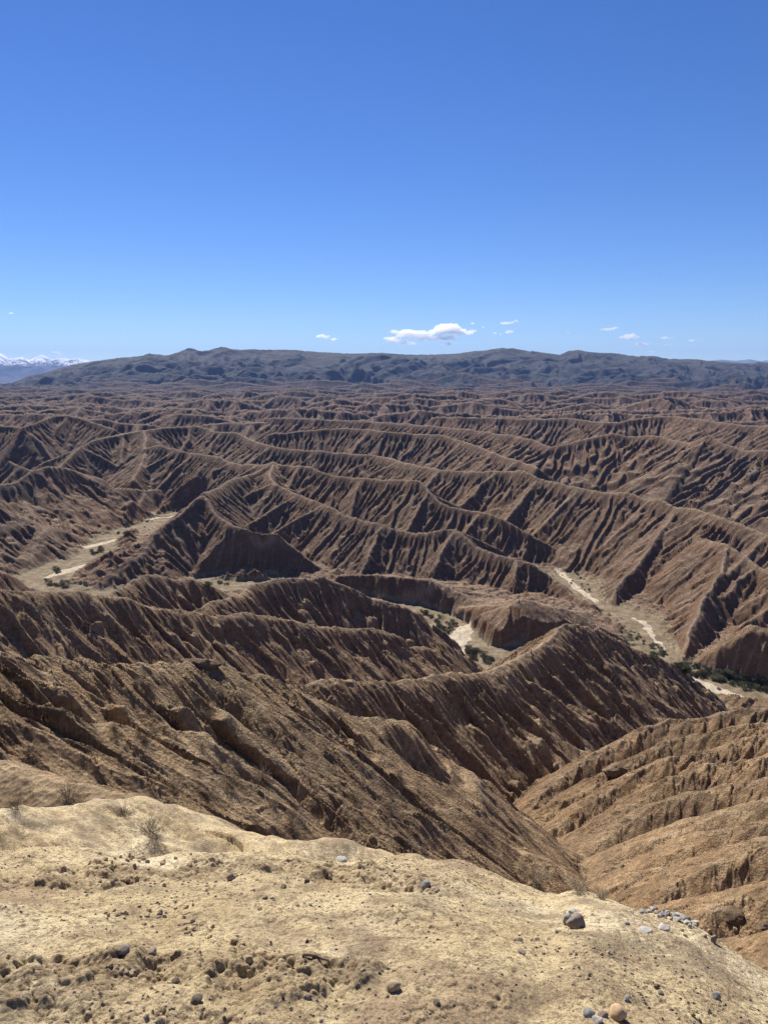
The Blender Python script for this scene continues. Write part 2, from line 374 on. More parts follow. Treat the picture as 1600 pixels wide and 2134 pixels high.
RD = np.minimum(np.minimum(pdist(RIV, 70), pdist(TRIB1, 70)), pdist(TRIB2, 70))
hum = fbm(X / 16, Y / 16, 4, 3)
fl = FLOOR + .25 * fbm(X / 5, Y / 5, 2, 4) * (RG < 1500) + np.where(RG < 820, .15 * np.clip(RD, 0, 70) * (1 - .75 * sstep(40, 70, RD)) + np.abs(hum) * 2.6 * sstep(0, 10, RD), 2).astype(np.float32)
fm = fl > H
H2 = np.maximum(H2, np.where(fm, H, fl)); AMP[fm] = 0; D[fm] = 0
H = np.maximum(H, fl)

# ---- carve ravine and river
def carve(pts, hw, s, smax=60, pw=5):
    q = catmull(pts, 6); al = 0
    for a, b in zip(q[:-1], q[1:]):
        i0, i1, j0, j1 = window(min(a[0], b[0]), max(a[0], b[0]), min(a[1], b[1]), max(a[1], b[1]), smax)
        sl_ = (slice(i0, i1), slice(j0, j1))
        x = X[sl_]; y = Y[sl_]
        dx, dy = b[0] - a[0], b[1] - a[1]; l2 = dx * dx + dy * dy + 1e-9
        t = np.clip(((x - a[0]) * dx + (y - a[1]) * dy) / l2, 0, 1)
        d = np.hypot(x - a[0] - t * dx, y - a[1] - t * dy)
        w = a[3] + (b[3] - a[3]) * t
        sa = al + t * math.sqrt(l2) + np.where(dx * (y - a[1]) - dy * (x - a[0]) > 0, 500, 0); al += math.sqrt(l2)
        f1 = 1 - 2 * np.abs(vnoise((sa + 2 * fbm(x / 9, y / 9, 2, 72)) / (9 if s < 1 else 4.5), d / 55, 73))
        nz = (-5.5 * f1 * sstep(0, 14, d - w)) if s < 1 else (fbm(x / 14, y / 14, 3, 71) * 2.4 - .9 * f1)
        zz = (a[2] + (b[2] - a[2]) * t) + s * np.maximum(0, d - w - nz * hw) + 130 * (d / smax) ** pw
        Hw = H[sl_]
        cut_ = (d < smax) & (zz < Hw)
        Hw[cut_] = zz[cut_]
        H2[sl_][cut_] = np.minimum(H2[sl_], zz - 6)[cut_]
def Fr(px, py, r, w):
    a = P(px, py, r); return (a[0], a[1], a[2], w)
carve([F(-500, 1262, 12)] + RIV[:5], 1, .6, 130, 8)
carve(TRIB1[:5], 1, .6, 120, 8)
carve(TRIB1[4:], 1, .8, 46)
H = np.maximum(H, fl)

# ---- flutes: V-gullies running down from each crest
gap = np.clip((H - H2) / (AMP * .8 + .01), 0, 1)
wx = fbm(X / (LAM * 2.5), Y / (LAM * 2.5), 2, 60)
ph = (U + LAM * .38 * wx) / LAM + .35 * vnoise(U / (LAM * 3.1), U * 0 + RID * 1.7, 61)
pr = .25 * np.abs(np.sin(math.pi * ph)) + .75 * (1 - 2 * np.abs(ph - np.floor(ph) - .5))
fi = np.floor(ph)
rnd_f = .65 + .55 * _hash(fi.astype(np.int64), RID.astype(np.int64), 3)
ph2 = ph * 2 + .3 * wx
pr2 = np.abs(np.sin(math.pi * ph2))
top = 1 - sstep(0.5, 2.6, D / LAM)
DEP = (pr * rnd_f + .5 * pr2 * (0.35 + top)) * AMP * sstep(.15, 1.6, D / LAM) * sstep(0, 1, gap)
H = H - DEP.astype(np.float32)
# crumbly crust, also painting sunlit lines into the colour of crests and rib tops
CRUST_SUN = np.maximum(np.clip(1.3 - D / (.15 * LAM + .45), 0, 1) * (AMP > 0), np.clip(1 - pr / .24, 0, 1) * sstep(.1, .8, D / LAM) * gap * np.clip(AMP, 0, 1) * (1 - .5 * sstep(2, 5, D / LAM))).astype(np.float32)

H = np.maximum(H, fl - .3).astype(np.float32)
carve(RIV[4:], 1, 3.0, 50)
carve([F(350, 1074, 9), F(385, 1066, 6)], 1, 2.0, 24)
carve([F(425, 1206, 6), F(460, 1200, 8), F(520, 1198, 9), F(570, 1204, 7)], 1, 2.4, 34)
carve(TRIB2[:5], .6, 1.3, 30)

# ---- finer gullies that follow the fall line
def grad(Hs, rs):
    gr = np.gradient(Hs, rs, axis=0)
    gt = np.gradient(Hs, TH, axis=1) / rs[:, None]
    return gr * ST + gt * CT, gr * CT - gt * ST
def gullies(lam, amp, ra, rb, seed, smin=.15, smax=.55, cellk=1.35, mask=None):
    i0, i1 = np.searchsorted(RR, ra * .8), np.searchsorted(RR, rb * 1.2)
    if i1 - i0 < 4: return
    sl_ = slice(i0, i1)
    x, y, r = X[sl_], Y[sl_], RG[sl_]
    gx, gy = grad(H[sl_], RR[sl_])
    g = np.sqrt(gx * gx + gy * gy) + 1e-6
    sx, sy = (-gy / g).astype(np.float32), (gx / g).astype(np.float32)
    cell = lam * cellk
    cx, cy = x / cell, y / cell
    ix, iy = np.floor(cx).astype(np.int64), np.floor(cy).astype(np.int64)
    cs = np.zeros_like(x); sn = np.zeros_like(x)
    for di in (-1, 0, 1):
        for dj in (-1, 0, 1):
            jx = ix + di + .15 + .7 * _hash(ix + di, iy + dj, seed)
            jy = iy + dj + .15 + .7 * _hash(ix + di, iy + dj, seed + 31)
            vx = (cx - jx).astype(np.float32); vy = (cy - jy).astype(np.float32)
            d2 = vx * vx + vy * vy
            w = np.maximum(0, np.exp(-2.2 * d2) - .012)
            p = (vx * sx + vy * sy) * (2 * math.pi * cellk)
            cs += w * np.cos(p); sn += w * np.sin(p)
    n = np.sqrt(cs * cs + sn * sn) + 1e-6
    pr = np.sqrt(np.clip((1 - cs / n) / 2, 0, 1)) * np.minimum(1, n * 2.2)
    a = amp * sstep(smin, smax, g) * sstep(ra * .8, ra, r) * (1 - sstep(rb, rb * 1.2, r))
    a = a * (.6 + .6 * np.clip(.5 + fbm(x / (lam * 6), y / (lam * 6), 2, seed + 3), 0, 1))
    if mask is not None: a = a * mask[sl_]
    H[sl_] -= (a * pr).astype(np.float32)
HM = HILL
i5 = np.searchsorted(RR, 5000)
xf, yf, rf = X[i5:], Y[i5:], RG[i5:]
wxx = xf + 260 * fbm(xf / 900, yf / 900, 3, 301); wyy = yf + 260 * fbm(xf / 900, yf / 900, 3, 305)
rel = 0
for lam_, a_, sd_ in ((1500, 95, 311), (640, 62, 313), (290, 46, 317), (130, 28, 319), (60, 13, 323)):
    n_ = 1 - np.abs(vnoise((wxx - .35 * wyy) / lam_, wyy / (lam_ * 1.7), sd_)) * 1.6
    rel = rel + a_ * (n_ - .75)
crestw = 1 - .75 * np.exp(-((rf - RCR) / 900) ** 2)
H[i5:] += (rel * HM[i5:] * crestw * (1 - sstep(10000, 11500, rf))).astype(np.float32)
NH = 1 - HM
gullies(42, 4, 1700, 6500, 5, .12, .5, mask=NH)
gullies(16, 1.6, 1500, 3600, 6, mask=NH)
gullies(9, .5, 250, 1300, 16)
gullies(5.2, .55, 110, 1300, 7)
gullies(2.4, .30, 28, 500, 8)
gullies(1.1, .11, 14, 220, 9)
gullies(.5, .035, 8, 90, 10)
# roughness
gx, gy = grad(H, RR); SL = np.sqrt(gx * gx + gy * gy); del gx, gy
def rough(lam, amp, ra, rb, seed, octv=3, shape=None):
    i0, i1 = np.searchsorted(RR, ra * .8), np.searchsorted(RR, rb * 1.2)
    s_ = slice(i0, i1)
    n = fbm(X[s_] / lam, Y[s_] / lam, octv, seed)
    if shape: n = shape(n)
    w = sstep(ra * .8, ra, RG[s_]) * (1 - sstep(rb, rb * 1.2, RG[s_]))
    H[s_] += (amp * n * w).astype(np.float32)
rough(14, .5, 250, 3000, 101)
rough(4, .22, 60, 700, 102)
rough(1.2, .05, 9, 260, 103)
rough(.5, .02, 7, 120, 104)

# ---- ledge in front: crust, clods, hollows
i1 = np.searchsorted(RR, 11.5)
s_ = slice(0, i1)
x, y, r = X[s_], Y[s_], RG[s_]
lw = 1 - sstep(8.5, 11.5, r)
e = .06 * fbm(x / 1.1, y / 1.1, 3, 201) + .05 * fbm(x / .6, y / .6, 3, 207) * sstep(3.2, 4.6, r) + .016 * fbm(x / .28, y / .28, 3, 202)
cl = fbm(x / 1.4, y / 1.0, 3, 210)                 # where the crust is broken to clods
left = 1 - sstep(-.2, 1.1, x)
cm = sstep(.12, .36, cl + .2 * left - .15)
def lumps(sc, seed):
    """rounded clods from cell distance"""
    cx, cy = x / sc, y / sc
    ix, iy = np.floor(cx).astype(np.int64), np.floor(cy).astype(np.int64)
    best = np.full(x.shape, 9.0, np.float32)
    for di in (-1, 0, 1):
        for dj in (-1, 0, 1):
            jx = ix + di + _hash(ix + di, iy + dj, seed); jy = iy + dj + _hash(ix + di, iy + dj, seed + 9)
            sz = .35 + .75 * _hash(ix + di, iy + dj, seed + 17)
            best = np.minimum(best, np.hypot(cx - jx, cy - jy) / sz)
    return np.sqrt(np.clip(1 - best * best, 0, 1))
e += cm * (.032 * lumps(.05, 220) * sstep(-.1, .4, fbm(x / .2, y / .2, 2, 221)) + .012 * lumps(.024, 240) - .015 + .03 * fbm(x / .2, y / .2, 3, 230))
e += (.010 * lumps(.035, 260) * sstep(.15, .5, fbm(x / .5, y / .5, 2, 261)))
e += .0035 * fbm(x / .03, y / .03, 3, 270)
ed = sstep(.55, .62, fbm(x / .9 + .4, y / .5, 3, 280)) # small broken lips
H[s_] += (e * lw * sstep(.5, 1.3, r)).astype(np.float32)
CRUST_SUN[s_] = cm * lw + CRUST_SUN[s_] * (1 - lw)

# ------------------------------------------------------------------ classes of land and look-ups
def hgt(x_, y_):
    r = math.hypot(x_, y_); a = math.atan2(x_, y_)
    i = min(NR - 2, max(0, int(np.searchsorted(RR, r)) - 1)); j = min(NT - 2, max(0, int(np.searchsorted(TH, a)) - 1))
    fr = (r - RR[i]) / (RR[i + 1] - RR[i]); ft = (a - TH[j]) / (TH[j + 1] - TH[j])
    return float((H[i, j] * (1 - fr) + H[i + 1, j] * fr) * (1 - ft) + (H[i, j + 1] * (1 - fr) + H[i + 1, j + 1] * fr) * ft)
def hit(px, py, rmin=1.0):
    """first point of the land on the line of sight through a photo position"""
    x, y, z = ray(px, py); a = math.atan2(x, y); t = z / math.hypot(x, y)
    j = int(np.clip(np.searchsorted(TH, a), 1, NT - 1))
    f = (a - TH[j - 1]) / (TH[j] - TH[j - 1])
    col = H[:, j - 1] * (1 - f) + H[:, j] * f
    ok = np.where((col >= t * RR) & (RR > rmin))[0]
    if len(ok) == 0: return None
    i = ok[0]; r = RR[i]
    if i > 0:
        d0 = col[i - 1] - t * RR[i - 1]; d1 = col[i] - t * RR[i]
        r = RR[i - 1] + (RR[i] - RR[i - 1]) * (-d0) / (d1 - d0 + 1e-9)
    return math.sin(a) * r, math.cos(a) * r, t * r

STREAMS = [[F(985, 1412, 5), F(965, 1375, 3.5), F(952, 1345, 5.5), F(958, 1325, 6.5), F(968, 1308, 5), F(975, 1300, 2)],
           [F(1380, 1392, 2.0), F(1440, 1413, 3.5), F(1490, 1436, 4.5), F(1540, 1458, 5), F(1600, 1480, 5)],
           [F(1385, 1368, 1.5), F(1378, 1345, 2), F(1360, 1328, 1.6), F(1350, 1308, 3), F(1340, 1297, 2.5), F(1318, 1286, 1.2)],
           [F(1240, 1252, 3), F(1205, 1228, 3), F(1185, 1208, 3), F(1162, 1188, 3)],
           [F(100, 1202, 3), F(120, 1195, 6), F(165, 1182, 6), F(200, 1172, 5)],
           [F(168, 1142, 2.5), F(200, 1134, 5), F(245, 1124, 4), F(290, 1112, 3), F(330, 1100, 2)],
           [F(270, 1088, 3), F(320, 1080, 4), F(375, 1074, 3)]]
SD = np.full(H.shape, 99.0, np.float32)
for s in STREAMS: SD = np.minimum(SD, pdist(s))
flat = (H < FLOOR + 1.3) & (RG < 1300)
nzs = fbm(X / 6, Y / 6, 3, 55) * 1.3
bed = flat & (SD + nzs < 0)
H[bed] -= .25
# class per node: 0 ledge, 1 badlands, 2 stream bed, 3 flood plain, 4 far hills
CLS = np.ones(H.shape, np.int8)
CLS[RG < 12.5] = 0
CLS[flat] = 3
CLS[bed] = 2
CLS[HILL > .5] = 4
FC = np.max(np.stack([CLS[:-1, :-1], CLS[1:, :-1], CLS[:-1, 1:], CLS[1:, 1:]]), 0)

# ------------------------------------------------------------------ materials
def mat(name):
    m = bpy.data.materials.new(name); m.use_nodes = True
    return m, m.node_tree.nodes, m.node_tree.links, m.node_tree.nodes['Principled BSDF']
class NB:
    def __init__(s, name, rough=.95):
        s.m, s.n, s.l, s.b = mat(name)
        s.b.inputs['Roughness'].default_value = rough
        s.b.inputs['Specular IOR Level'].default_value = .15
        s.geo = s.n.new('ShaderNodeNewGeometry')
    def noise(s, scale, detail=6, rough=.6, vec=None, dist=0, typ='FBM'):
        t = s.n.new('ShaderNodeTexNoise'); t.inputs['Scale'].default_value = scale
        t.inputs['Detail'].default_value = detail; t.inputs['Roughness'].default_value = rough; t.inputs['Distortion'].default_value = dist
        s.l.new(vec or s.geo.outputs['Position'], t.inputs['Vector'])
        return t.outputs['Fac']
    def vor(s, scale, feat='F1', vec=None):
        t = s.n.new('ShaderNodeTexVoronoi'); t.feature = feat; t.inputs['Scale'].default_value = scale
        s.l.new(vec or s.geo.outputs['Position'], t.inputs['Vector'])
        return t.outputs['Distance']
    def ramp(s, fac, stops, interp='LINEAR'):
        r = s.n.new('ShaderNodeValToRGB'); e = r.color_ramp.elements
        r.color_ramp.interpolation = interp
        while len(e) < len(stops): e.new(.5)
        for k, (p, c) in enumerate(stops):
            e[k].position = p; e[k].color = (c[0], c[1], c[2], 1) if hasattr(c, '__len__') else (c, c, c, 1)
        s.l.new(fac, r.inputs[0]); return r.outputs[0]
    def mix(s, fac, a, b, mode='MIX'):
        x = s.n.new('ShaderNodeMix'); x.data_type = 'RGBA'; x.blend_type = mode
        for v, i in ((fac, 0), (a, 6), (b, 7)):
            if hasattr(v, 'links') or hasattr(v, 'is_linked'): s.l.new(v, x.inputs[i])
            elif hasattr(v, '__len__'): x.inputs[i].default_value = (v[0], v[1], v[2], 1)
            else: x.inputs[i].default_value = v
        return x.outputs[2]
    def math(s, op, a, b=0.0, clamp=False):
        x = s.n.new('ShaderNodeMath'); x.operation = op; x.use_clamp = clamp
        for v, i in ((a, 0), (b, 1)):
            if hasattr(v, 'is_linked'): s.l.new(v, x.inputs[i])
            else: x.inputs[i].default_value = v
        return x.outputs[0]
    def attr(s, name):
        x = s.n.new('ShaderNodeAttribute'); x.attribute_name = name; return x.outputs['Fac']
    def nz(s):
        x = s.n.new('ShaderNodeSeparateXYZ'); s.l.new(s.geo.outputs['True Normal'], x.inputs[0]); return x.outputs[2]
    def pos(s):
        x = s.n.new('ShaderNodeSeparateXYZ'); s.l.new(s.geo.outputs['Position'], x.inputs[0]); return x.outputs
    def scaled(s, v):
        x = s.n.new('ShaderNodeMapping'); x.inputs['Scale'].default_value = v
        s.l.new(s.geo.outputs['Position'], x.inputs['Vector']); return x.outputs[0]
    def bump(s, h, strength, dist, prev=None):
        b = s.n.new('ShaderNodeBump'); b.inputs['Strength'].default_value = strength; b.inputs['Distance'].default_value = dist
        s.l.new(h, b.inputs['Height'])
        if prev: s.l.new(prev, b.inputs['Normal'])
        return b.outputs[0]
    def out(s, col, nrm=None):
        s.l.new(col, s.b.inputs['Base Color'])
        if nrm: s.l.new(nrm, s.b.inputs['Normal'])
        return s.m

def mat_badlands():
    s = NB('eroded_clay')
    big = s.noise(.004, 4, .6); med = s.noise(.035, 6, .65); fine = s.noise(.6, 8, .7); mic = s.noise(6, 6, .7)
    clay = s.ramp(big, [(.3, (.170, .088, .040)), (.5, (.140, .080, .043)), (.62, (.112, .071, .045)), (.75, (.158, .098, .055))])
    # farther country is redder and then greyer rock
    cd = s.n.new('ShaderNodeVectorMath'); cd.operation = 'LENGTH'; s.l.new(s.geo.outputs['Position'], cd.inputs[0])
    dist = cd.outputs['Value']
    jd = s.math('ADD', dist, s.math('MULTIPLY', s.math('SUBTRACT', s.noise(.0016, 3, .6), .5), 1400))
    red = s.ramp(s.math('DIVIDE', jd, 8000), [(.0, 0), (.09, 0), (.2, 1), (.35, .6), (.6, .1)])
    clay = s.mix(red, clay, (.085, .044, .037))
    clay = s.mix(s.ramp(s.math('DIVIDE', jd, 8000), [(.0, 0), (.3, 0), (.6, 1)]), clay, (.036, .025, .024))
    near = s.ramp(s.math('DIVIDE', dist, 500), [(.0, 1), (.18, 1), (.27, .58), (.6, .32), (1, 0)])  # near slopes tinted paler and golden, sunlight put into the clay colour
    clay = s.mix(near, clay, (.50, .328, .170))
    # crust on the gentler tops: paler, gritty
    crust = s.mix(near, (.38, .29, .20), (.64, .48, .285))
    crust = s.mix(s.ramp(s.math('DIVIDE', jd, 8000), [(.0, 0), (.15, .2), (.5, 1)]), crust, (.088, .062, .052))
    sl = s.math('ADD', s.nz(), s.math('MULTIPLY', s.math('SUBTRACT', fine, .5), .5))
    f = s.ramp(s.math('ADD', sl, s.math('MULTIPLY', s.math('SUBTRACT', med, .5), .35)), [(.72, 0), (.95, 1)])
    cr_ = s.math('MULTIPLY', s.attr('crust'), s.ramp(s.noise(.9, 8, .8), [(.38, .35), (.56, 1)]))  # crest crust, with the sunlit crest lines painted in
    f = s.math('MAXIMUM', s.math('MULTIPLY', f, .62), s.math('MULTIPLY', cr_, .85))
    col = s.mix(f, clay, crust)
    # strata
    st = s.noise(1, 4, .6, vec=s.scaled((.006, .006, .45)))
    col = s.mix(s.ramp(st, [(.35, .45), (.5, 0), (.65, .3)]), col, (.20, .125, .085))
    # grit speckle, dark gravel patches
    sp = s.ramp(s.noise(2.4, 5, .8), [(.42, 0), (.62, 1)])
    patch = s.ramp(s.noise(.06, 5, .65), [(.50, 0), (.62, 1)])
    col = s.mix(s.math('MULTIPLY', s.math('MULTIPLY', sp, patch), .6), col, (.15, .13, .105))
    col = s.mix(s.ramp(mic, [(.35, .35), (.6, 0)]), col, (.17, .11, .07))
    spk = s.noise(1.1, 14, .88)
    col = s.mix(1.0, col, s.ramp(spk, [(.36, .42), (.5, 1.0), (.62, 1.6)]), 'MULTIPLY')
    streak = s.noise(.09, 10, .8)
    col = s.mix(1.0, col, s.ramp(streak, [(.36, .7), (.5, 1.0), (.64, 1.3)]), 'MULTIPLY')
    b = s.bump(s.noise(.35, 12, .8), .9, 1.5)
    b = s.bump(s.noise(2.6, 10, .8), .9, .3, b)
    b = s.bump(s.vor(5.0), .6, .12, b)
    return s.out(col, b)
def mat_ledge():
    s = NB('pale_crust')
    a = s.noise(.8, 6, .65); b_ = s.noise(4, 8, .7); c = s.noise(30, 6, .75); d = s.noise(120, 4, .8)
    col = s.ramp(a, [(.3, (.60, .455, .235)), (.48, (.78, .62, .355)), (.62, (.86, .72, .46))])
    col = s.mix(s.ramp(b_, [(.36, .85), (.52, 0)]), col, (.36, .26, .15))
    col = s.mix(s.ramp(s.noise(1.7, 8, .72), [(.50, 0), (.60, .8)]), col, (.31, .245, .155))
    col = s.mix(s.ramp(s.noise(.9, 7, .7, vec=s.scaled((1, .8, 1.3)), dist=.6), [(.54, 0), (.62, .6)]), col, (.36, .24, .15))
    col = s.mix(s.ramp(c, [(.40, .9), (.50, 0)]), col, (.27, .195, .115))
    col = s.mix(s.ramp(s.noise(14, 7, .8), [(.34, .8), (.45, 0)]), col, (.24, .17, .10))
    col = s.mix(s.ramp(d, [(.36, .8), (.48, 0)]), col, (.22, .155, .09))
    col = s.mix(s.math('MULTIPLY', s.attr('crust'), s.ramp(s.noise(7, 8, .8), [(.42, .6), (.58, .1)])), col, (.33, .23, .13))
    w = s.n.new('ShaderNodeVectorMath'); w.operation = 'ADD'
    wn_ = s.n.new('ShaderNodeTexNoise'); wn_.inputs['Scale'].default_value = 3; wn_.inputs['Detail'].default_value = 5
    s.l.new(s.geo.outputs['Position'], wn_.inputs['Vector'])
    sc_ = s.n.new('ShaderNodeVectorMath'); sc_.operation = 'SCALE'; sc_.inputs['Scale'].default_value = .35
    s.l.new(wn_.outputs['Color'], sc_.inputs[0]); s.l.new(s.geo.outputs['Position'], w.inputs[0]); s.l.new(sc_.outputs[0], w.inputs[1])
    cr = s.vor(2.6, 'DISTANCE_TO_EDGE', vec=w.outputs[0])
    crm = s.math('MULTIPLY', s.ramp(cr, [(0, 1), (.018, 0)]), s.ramp(s.noise(1.1, 3, .6), [(.46, 0), (.56, 1)]))
    col = s.mix(s.math('MULTIPLY', crm, .7), col, (.20, .14, .085))
    n = s.bump(s.noise(9, 8, .75), .9, .045)
    n = s.bump(s.noise(45, 6, .8), .9, .014, n)
    n = s.bump(s.vor(60), .5, .010, n)
    n = s.bump(crm, -.8, .012, n)
    return s.out(col, n)
def mat_bed():
    s = NB('stream_sand')
    col = s.ramp(s.noise(.5, 8, .7, vec=s.scaled((1, .35, 1))), [(.3, (.28, .225, .155)), (.5, (.44, .365, .265)), (.65, (.54, .455, .34))])
    return s.out(col, s.bump(s.noise(1.5, 6, .7), .5, .3))
def mat_plain():
    s = NB('flood_plain')
    col = s.ramp(s.noise(.12, 8, .7), [(.3, (.12, .088, .05)), (.48, (.21, .155, .098)), (.62, (.31, .24, .16))])
    col = s.mix(s.ramp(s.noise(1.2, 6, .8), [(.5, 0), (.6, .8)]), col, (.12, .11, .05))
    return s.out(col, s.bump(s.noise(.8, 8, .75), .8, .8))
def mat_hills():
    s = NB('far_hill_rock')
    col = s.ramp(s.noise(.0012, 6, .65), [(.3, (.022, .027, .030)), (.5, (.032, .034, .040)), (.65, (.044, .039, .046))])
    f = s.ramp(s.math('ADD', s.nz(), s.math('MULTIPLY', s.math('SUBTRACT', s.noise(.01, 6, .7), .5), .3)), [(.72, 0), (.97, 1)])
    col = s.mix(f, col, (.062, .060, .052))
    return s.out(col, s.bump(s.noise(.012, 8, .7), .8, 30))

def land(name, cls, m, skip=None):
    fsel = (FC == cls)
    ii, jj = np.nonzero(fsel)
    a = ii * NT + jj
    quads = np.stack([a, a + 1, a + NT + 1, a + NT], 1)
    used = np.zeros(NR * NT, bool); used[quads.ravel()] = True
    idx = np.cumsum(used) - 1
    quads = idx[quads]
    co = np.stack([X.ravel()[used], Y.ravel()[used], H.ravel()[used]], 1).astype(np.float32)
    me = bpy.data.meshes.new(name)
    me.vertices.add(len(co)); me.vertices.foreach_set('co', co.ravel())
    nf = len(quads)
    me.loops.add(nf * 4); me.loops.foreach_set('vertex_index', quads[:, ::-1].ravel().astype(np.int32))
    me.polygons.add(nf)
    me.polygons.foreach_set('loop_start', np.arange(0, nf * 4, 4, dtype=np.int32))
    me.polygons.foreach_set('loop_total', np.full(nf, 4, np.int32))
    me.update(calc_edges=True)
    me.polygons.foreach_set('use_smooth', np.ones(nf, bool))
    at = me.attributes.new('crust', 'FLOAT', 'POINT'); at.data.foreach_set('value', CRUST_SUN.ravel()[used].astype(np.float32))  # crust mask, including the painted sunlit crest lines
    me.materials.append(m)
    o = bpy.data.objects.new(name, me); C.objects.link(o)
    o['kind'] = 'structure'
    print(name, len(co), nf)
    return o
land('ground', 0, mat_ledge())
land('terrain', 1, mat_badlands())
land('stream_bed', 2, mat_bed())
land('flood_plain', 3, mat_plain())
land('hills', 4, mat_hills())


# ------------------------------------------------------------------ things on the land
def tag(o, label, cat, group=None):
    o['label'] = label; o['category'] = cat
    if group: o['group'] = group
    return o
def plain_mat(name, c1, c2, scale, rough=.9, bump=.5, bd=.01):
    s = NB(name, rough)
    tc = s.n.new('ShaderNodeTexCoord')
    v = tc.outputs['Object']
    col = s.ramp(s.noise(scale, 6, .7, vec=v), [(.35, c1), (.65, c2)])
    return s.out(col, s.bump(s.noise(scale * 2.5, 6, .75, vec=v), bump, bd))
M_STONE = {
    'bluegrey': plain_mat('blue_grey_stone', (.17, .165, .145), (.31, .30, .265), 45, bd=.004),
    'brown': plain_mat('brown_grey_stone', (.17, .135, .11), (.26, .21, .17), 18, bd=.003),
    'tan': plain_mat('tan_stone', (.36, .22, .10), (.62, .47, .30), 14, bd=.004),
    'pale': plain_mat('pale_stone', (.27, .245, .205), (.48, .44, .38), 40, bd=.004),
    'dark': plain_mat('dark_stone', (.10, .08, .06), (.18, .14, .10), 20, bd=.004),
    'clod': plain_mat('earth_clod', (.28, .20, .12), (.48, .37, .23), 30, bd=.006),
    'rock': plain_mat('conglomerate', (.15, .10, .06), (.27, .19, .12), 2.5, bd=.25, bump=1),
}
def stone_mesh(name, w, d, h, seed, m, ang=0.35, sub=3):
    """a pebble or block: a rounded lump cut by a few flat facets"""
    rg = random.Random(seed)
    bm = bmesh.new(); bmesh.ops.create_icosphere(bm, subdivisions=sub, radius=1)
    pl = []
    for i in range(11):
        v = Vector((rg.uniform(-1, 1), rg.uniform(-1, 1), rg.uniform(-.6, 1))).normalized()
        pl.append((v, rg.uniform(1 - ang, .94)))
    o = Vector((rg.uniform(0, 50), rg.uniform(0, 50), 0))
    from mathutils import noise as N
    for v in bm.verts:
        c = v.co.copy()
        for nv, dd in pl:
            e = c.dot(nv) - dd
            if e > 0: c -= nv * e * .96
        c *= 1 + .16 * N.noise(c * 1.3 + o) + .07 * N.noise(c * 3.3 + o) + (.22 * N.noise(c * 2.6 + o) + .12 * N.noise(c * 6 + o) if w > .6 else .02 * N.noise(c * 8 + o))
        v.co = Vector((c.x * w / 2, c.y * d / 2, c.z * h / 2))
    me = bpy.data.meshes.new(name); bm.to_mesh(me); bm.free(); me.materials.append(m)
    me.polygons.foreach_set('use_smooth', np.ones(len(me.polygons), bool))
    return me
sseed = [0]
def stone(px, py, wp, hp, kind, label, group=None, name='stone', sink=.3, ang=.45, cat='stone', rmin=1.0, deep=1.0):
    """a stone whose foot stands on the land at the photo position, wp x hp photo pixels large"""
    q = hit(px, py + hp * .35, rmin)
    if q is None: return
    sseed[0] += 1
    dist = math.sqrt(q[0] ** 2 + q[1] ** 2 + q[2] ** 2)
    w = wp / FPX * dist; h = hp / FPX * dist * 1.05
    me = stone_mesh(name, w, w * .85 * deep, h, sseed[0] * 13 + 5, M_STONE[kind], ang, 4 if kind == 'rock' else 3)
    o = bpy.data.objects.new(name, me); C.objects.link(o)
    o.location = (q[0], q[1], hgt(q[0], q[1]) + h * (.5 - sink))
    rg = random.Random(sseed[0])
    o.rotation_euler = (rg.uniform(-.15, .15), rg.uniform(-.2, .2), rg.uniform(0, .8))
    return tag(o, label, cat, group)
stone(885, 1844, 20, 18, 'bluegrey', 'pale blue-grey rounded pebble standing alone near the rim of the ledge', sink=.15)
stone(1199, 1925, 36, 27, 'brown', 'smooth brown-grey stone, the largest on the ledge, with a black shadow under it', sink=.1)
stone(1180, 1917, 18, 21, 'bluegrey', 'small angular grey-green stone touching the left of the big brown-grey stone', sink=.1)
stone(1194, 1900, 20, 7, 'pale', 'thin pale flake of stone lying just behind the big brown-grey stone', sink=.2)
stone(1287, 2114, 36, 27, 'tan', 'rounded orange-tan stone at the bottom edge, brightest stone of its cluster', sink=.1)
stone(1225, 2110, 26, 18, 'bluegrey', 'grey angular stone at the left end of the cluster by the bottom edge')
stone(1242, 2124, 22, 14, 'pale', 'pale elongated stone in front of the grey angular one by the bottom edge')
stone(1256, 2112, 18, 13, 'brown', 'brown stone between the grey angular stone and the orange-tan stone')
stone(1490, 2074, 18, 13, 'bluegrey', 'small blue-grey pebble alone on the pale slope in the bottom right corner')
stone(1383, 1933, 24, 15, 'pale', 'whitish stone with a dark end, lying under the heap of pale stones')
stone(1485, 1957, 12, 17, 'brown', 'small upright brown stone near the right part of the rim', sink=.15)
stone(820, 2054, 26, 20, 'clod', 'rounded tan lump with a dark underside in the lower middle of the ledge', sink=.2)
stone(710, 1790, 24, 11, 'pale', 'flat whitish stone lying on the rim left of the middle')
stone(368, 2044, 17, 12, 'dark', 'small dark stone alone in the lower left of the ledge')
stone(409, 2083, 24, 12, 'dark', 'flat dark stone low on the ledge, right of the lone small dark one')
stone(481, 1827, 20, 17, 'brown', 'rounded brown stone half sunk in the crust near the rim at left')
stone(641, 2078, 16, 11, 'brown', 'small brown stone left of the tan lump, near the bottom')
stone(640, 1836, 12, 11, 'dark', 'little black stone just in front of the rim, left of the middle')
stone(520, 1999, 18, 18, 'clod', 'tan block standing left of the thin stick')
stone(258, 1975, 24, 12, 'brown', 'brown bar-shaped stone left of a smaller similar one')
stone(318, 1981, 20, 9, 'brown', 'small brown bar-shaped stone right of the larger one')
stone(909, 2089, 16, 11, 'dark', 'small dark stone near the bottom edge in the middle')
stone(1305, 2081, 14, 11, 'bluegrey', 'little grey stone above the orange-tan stone')
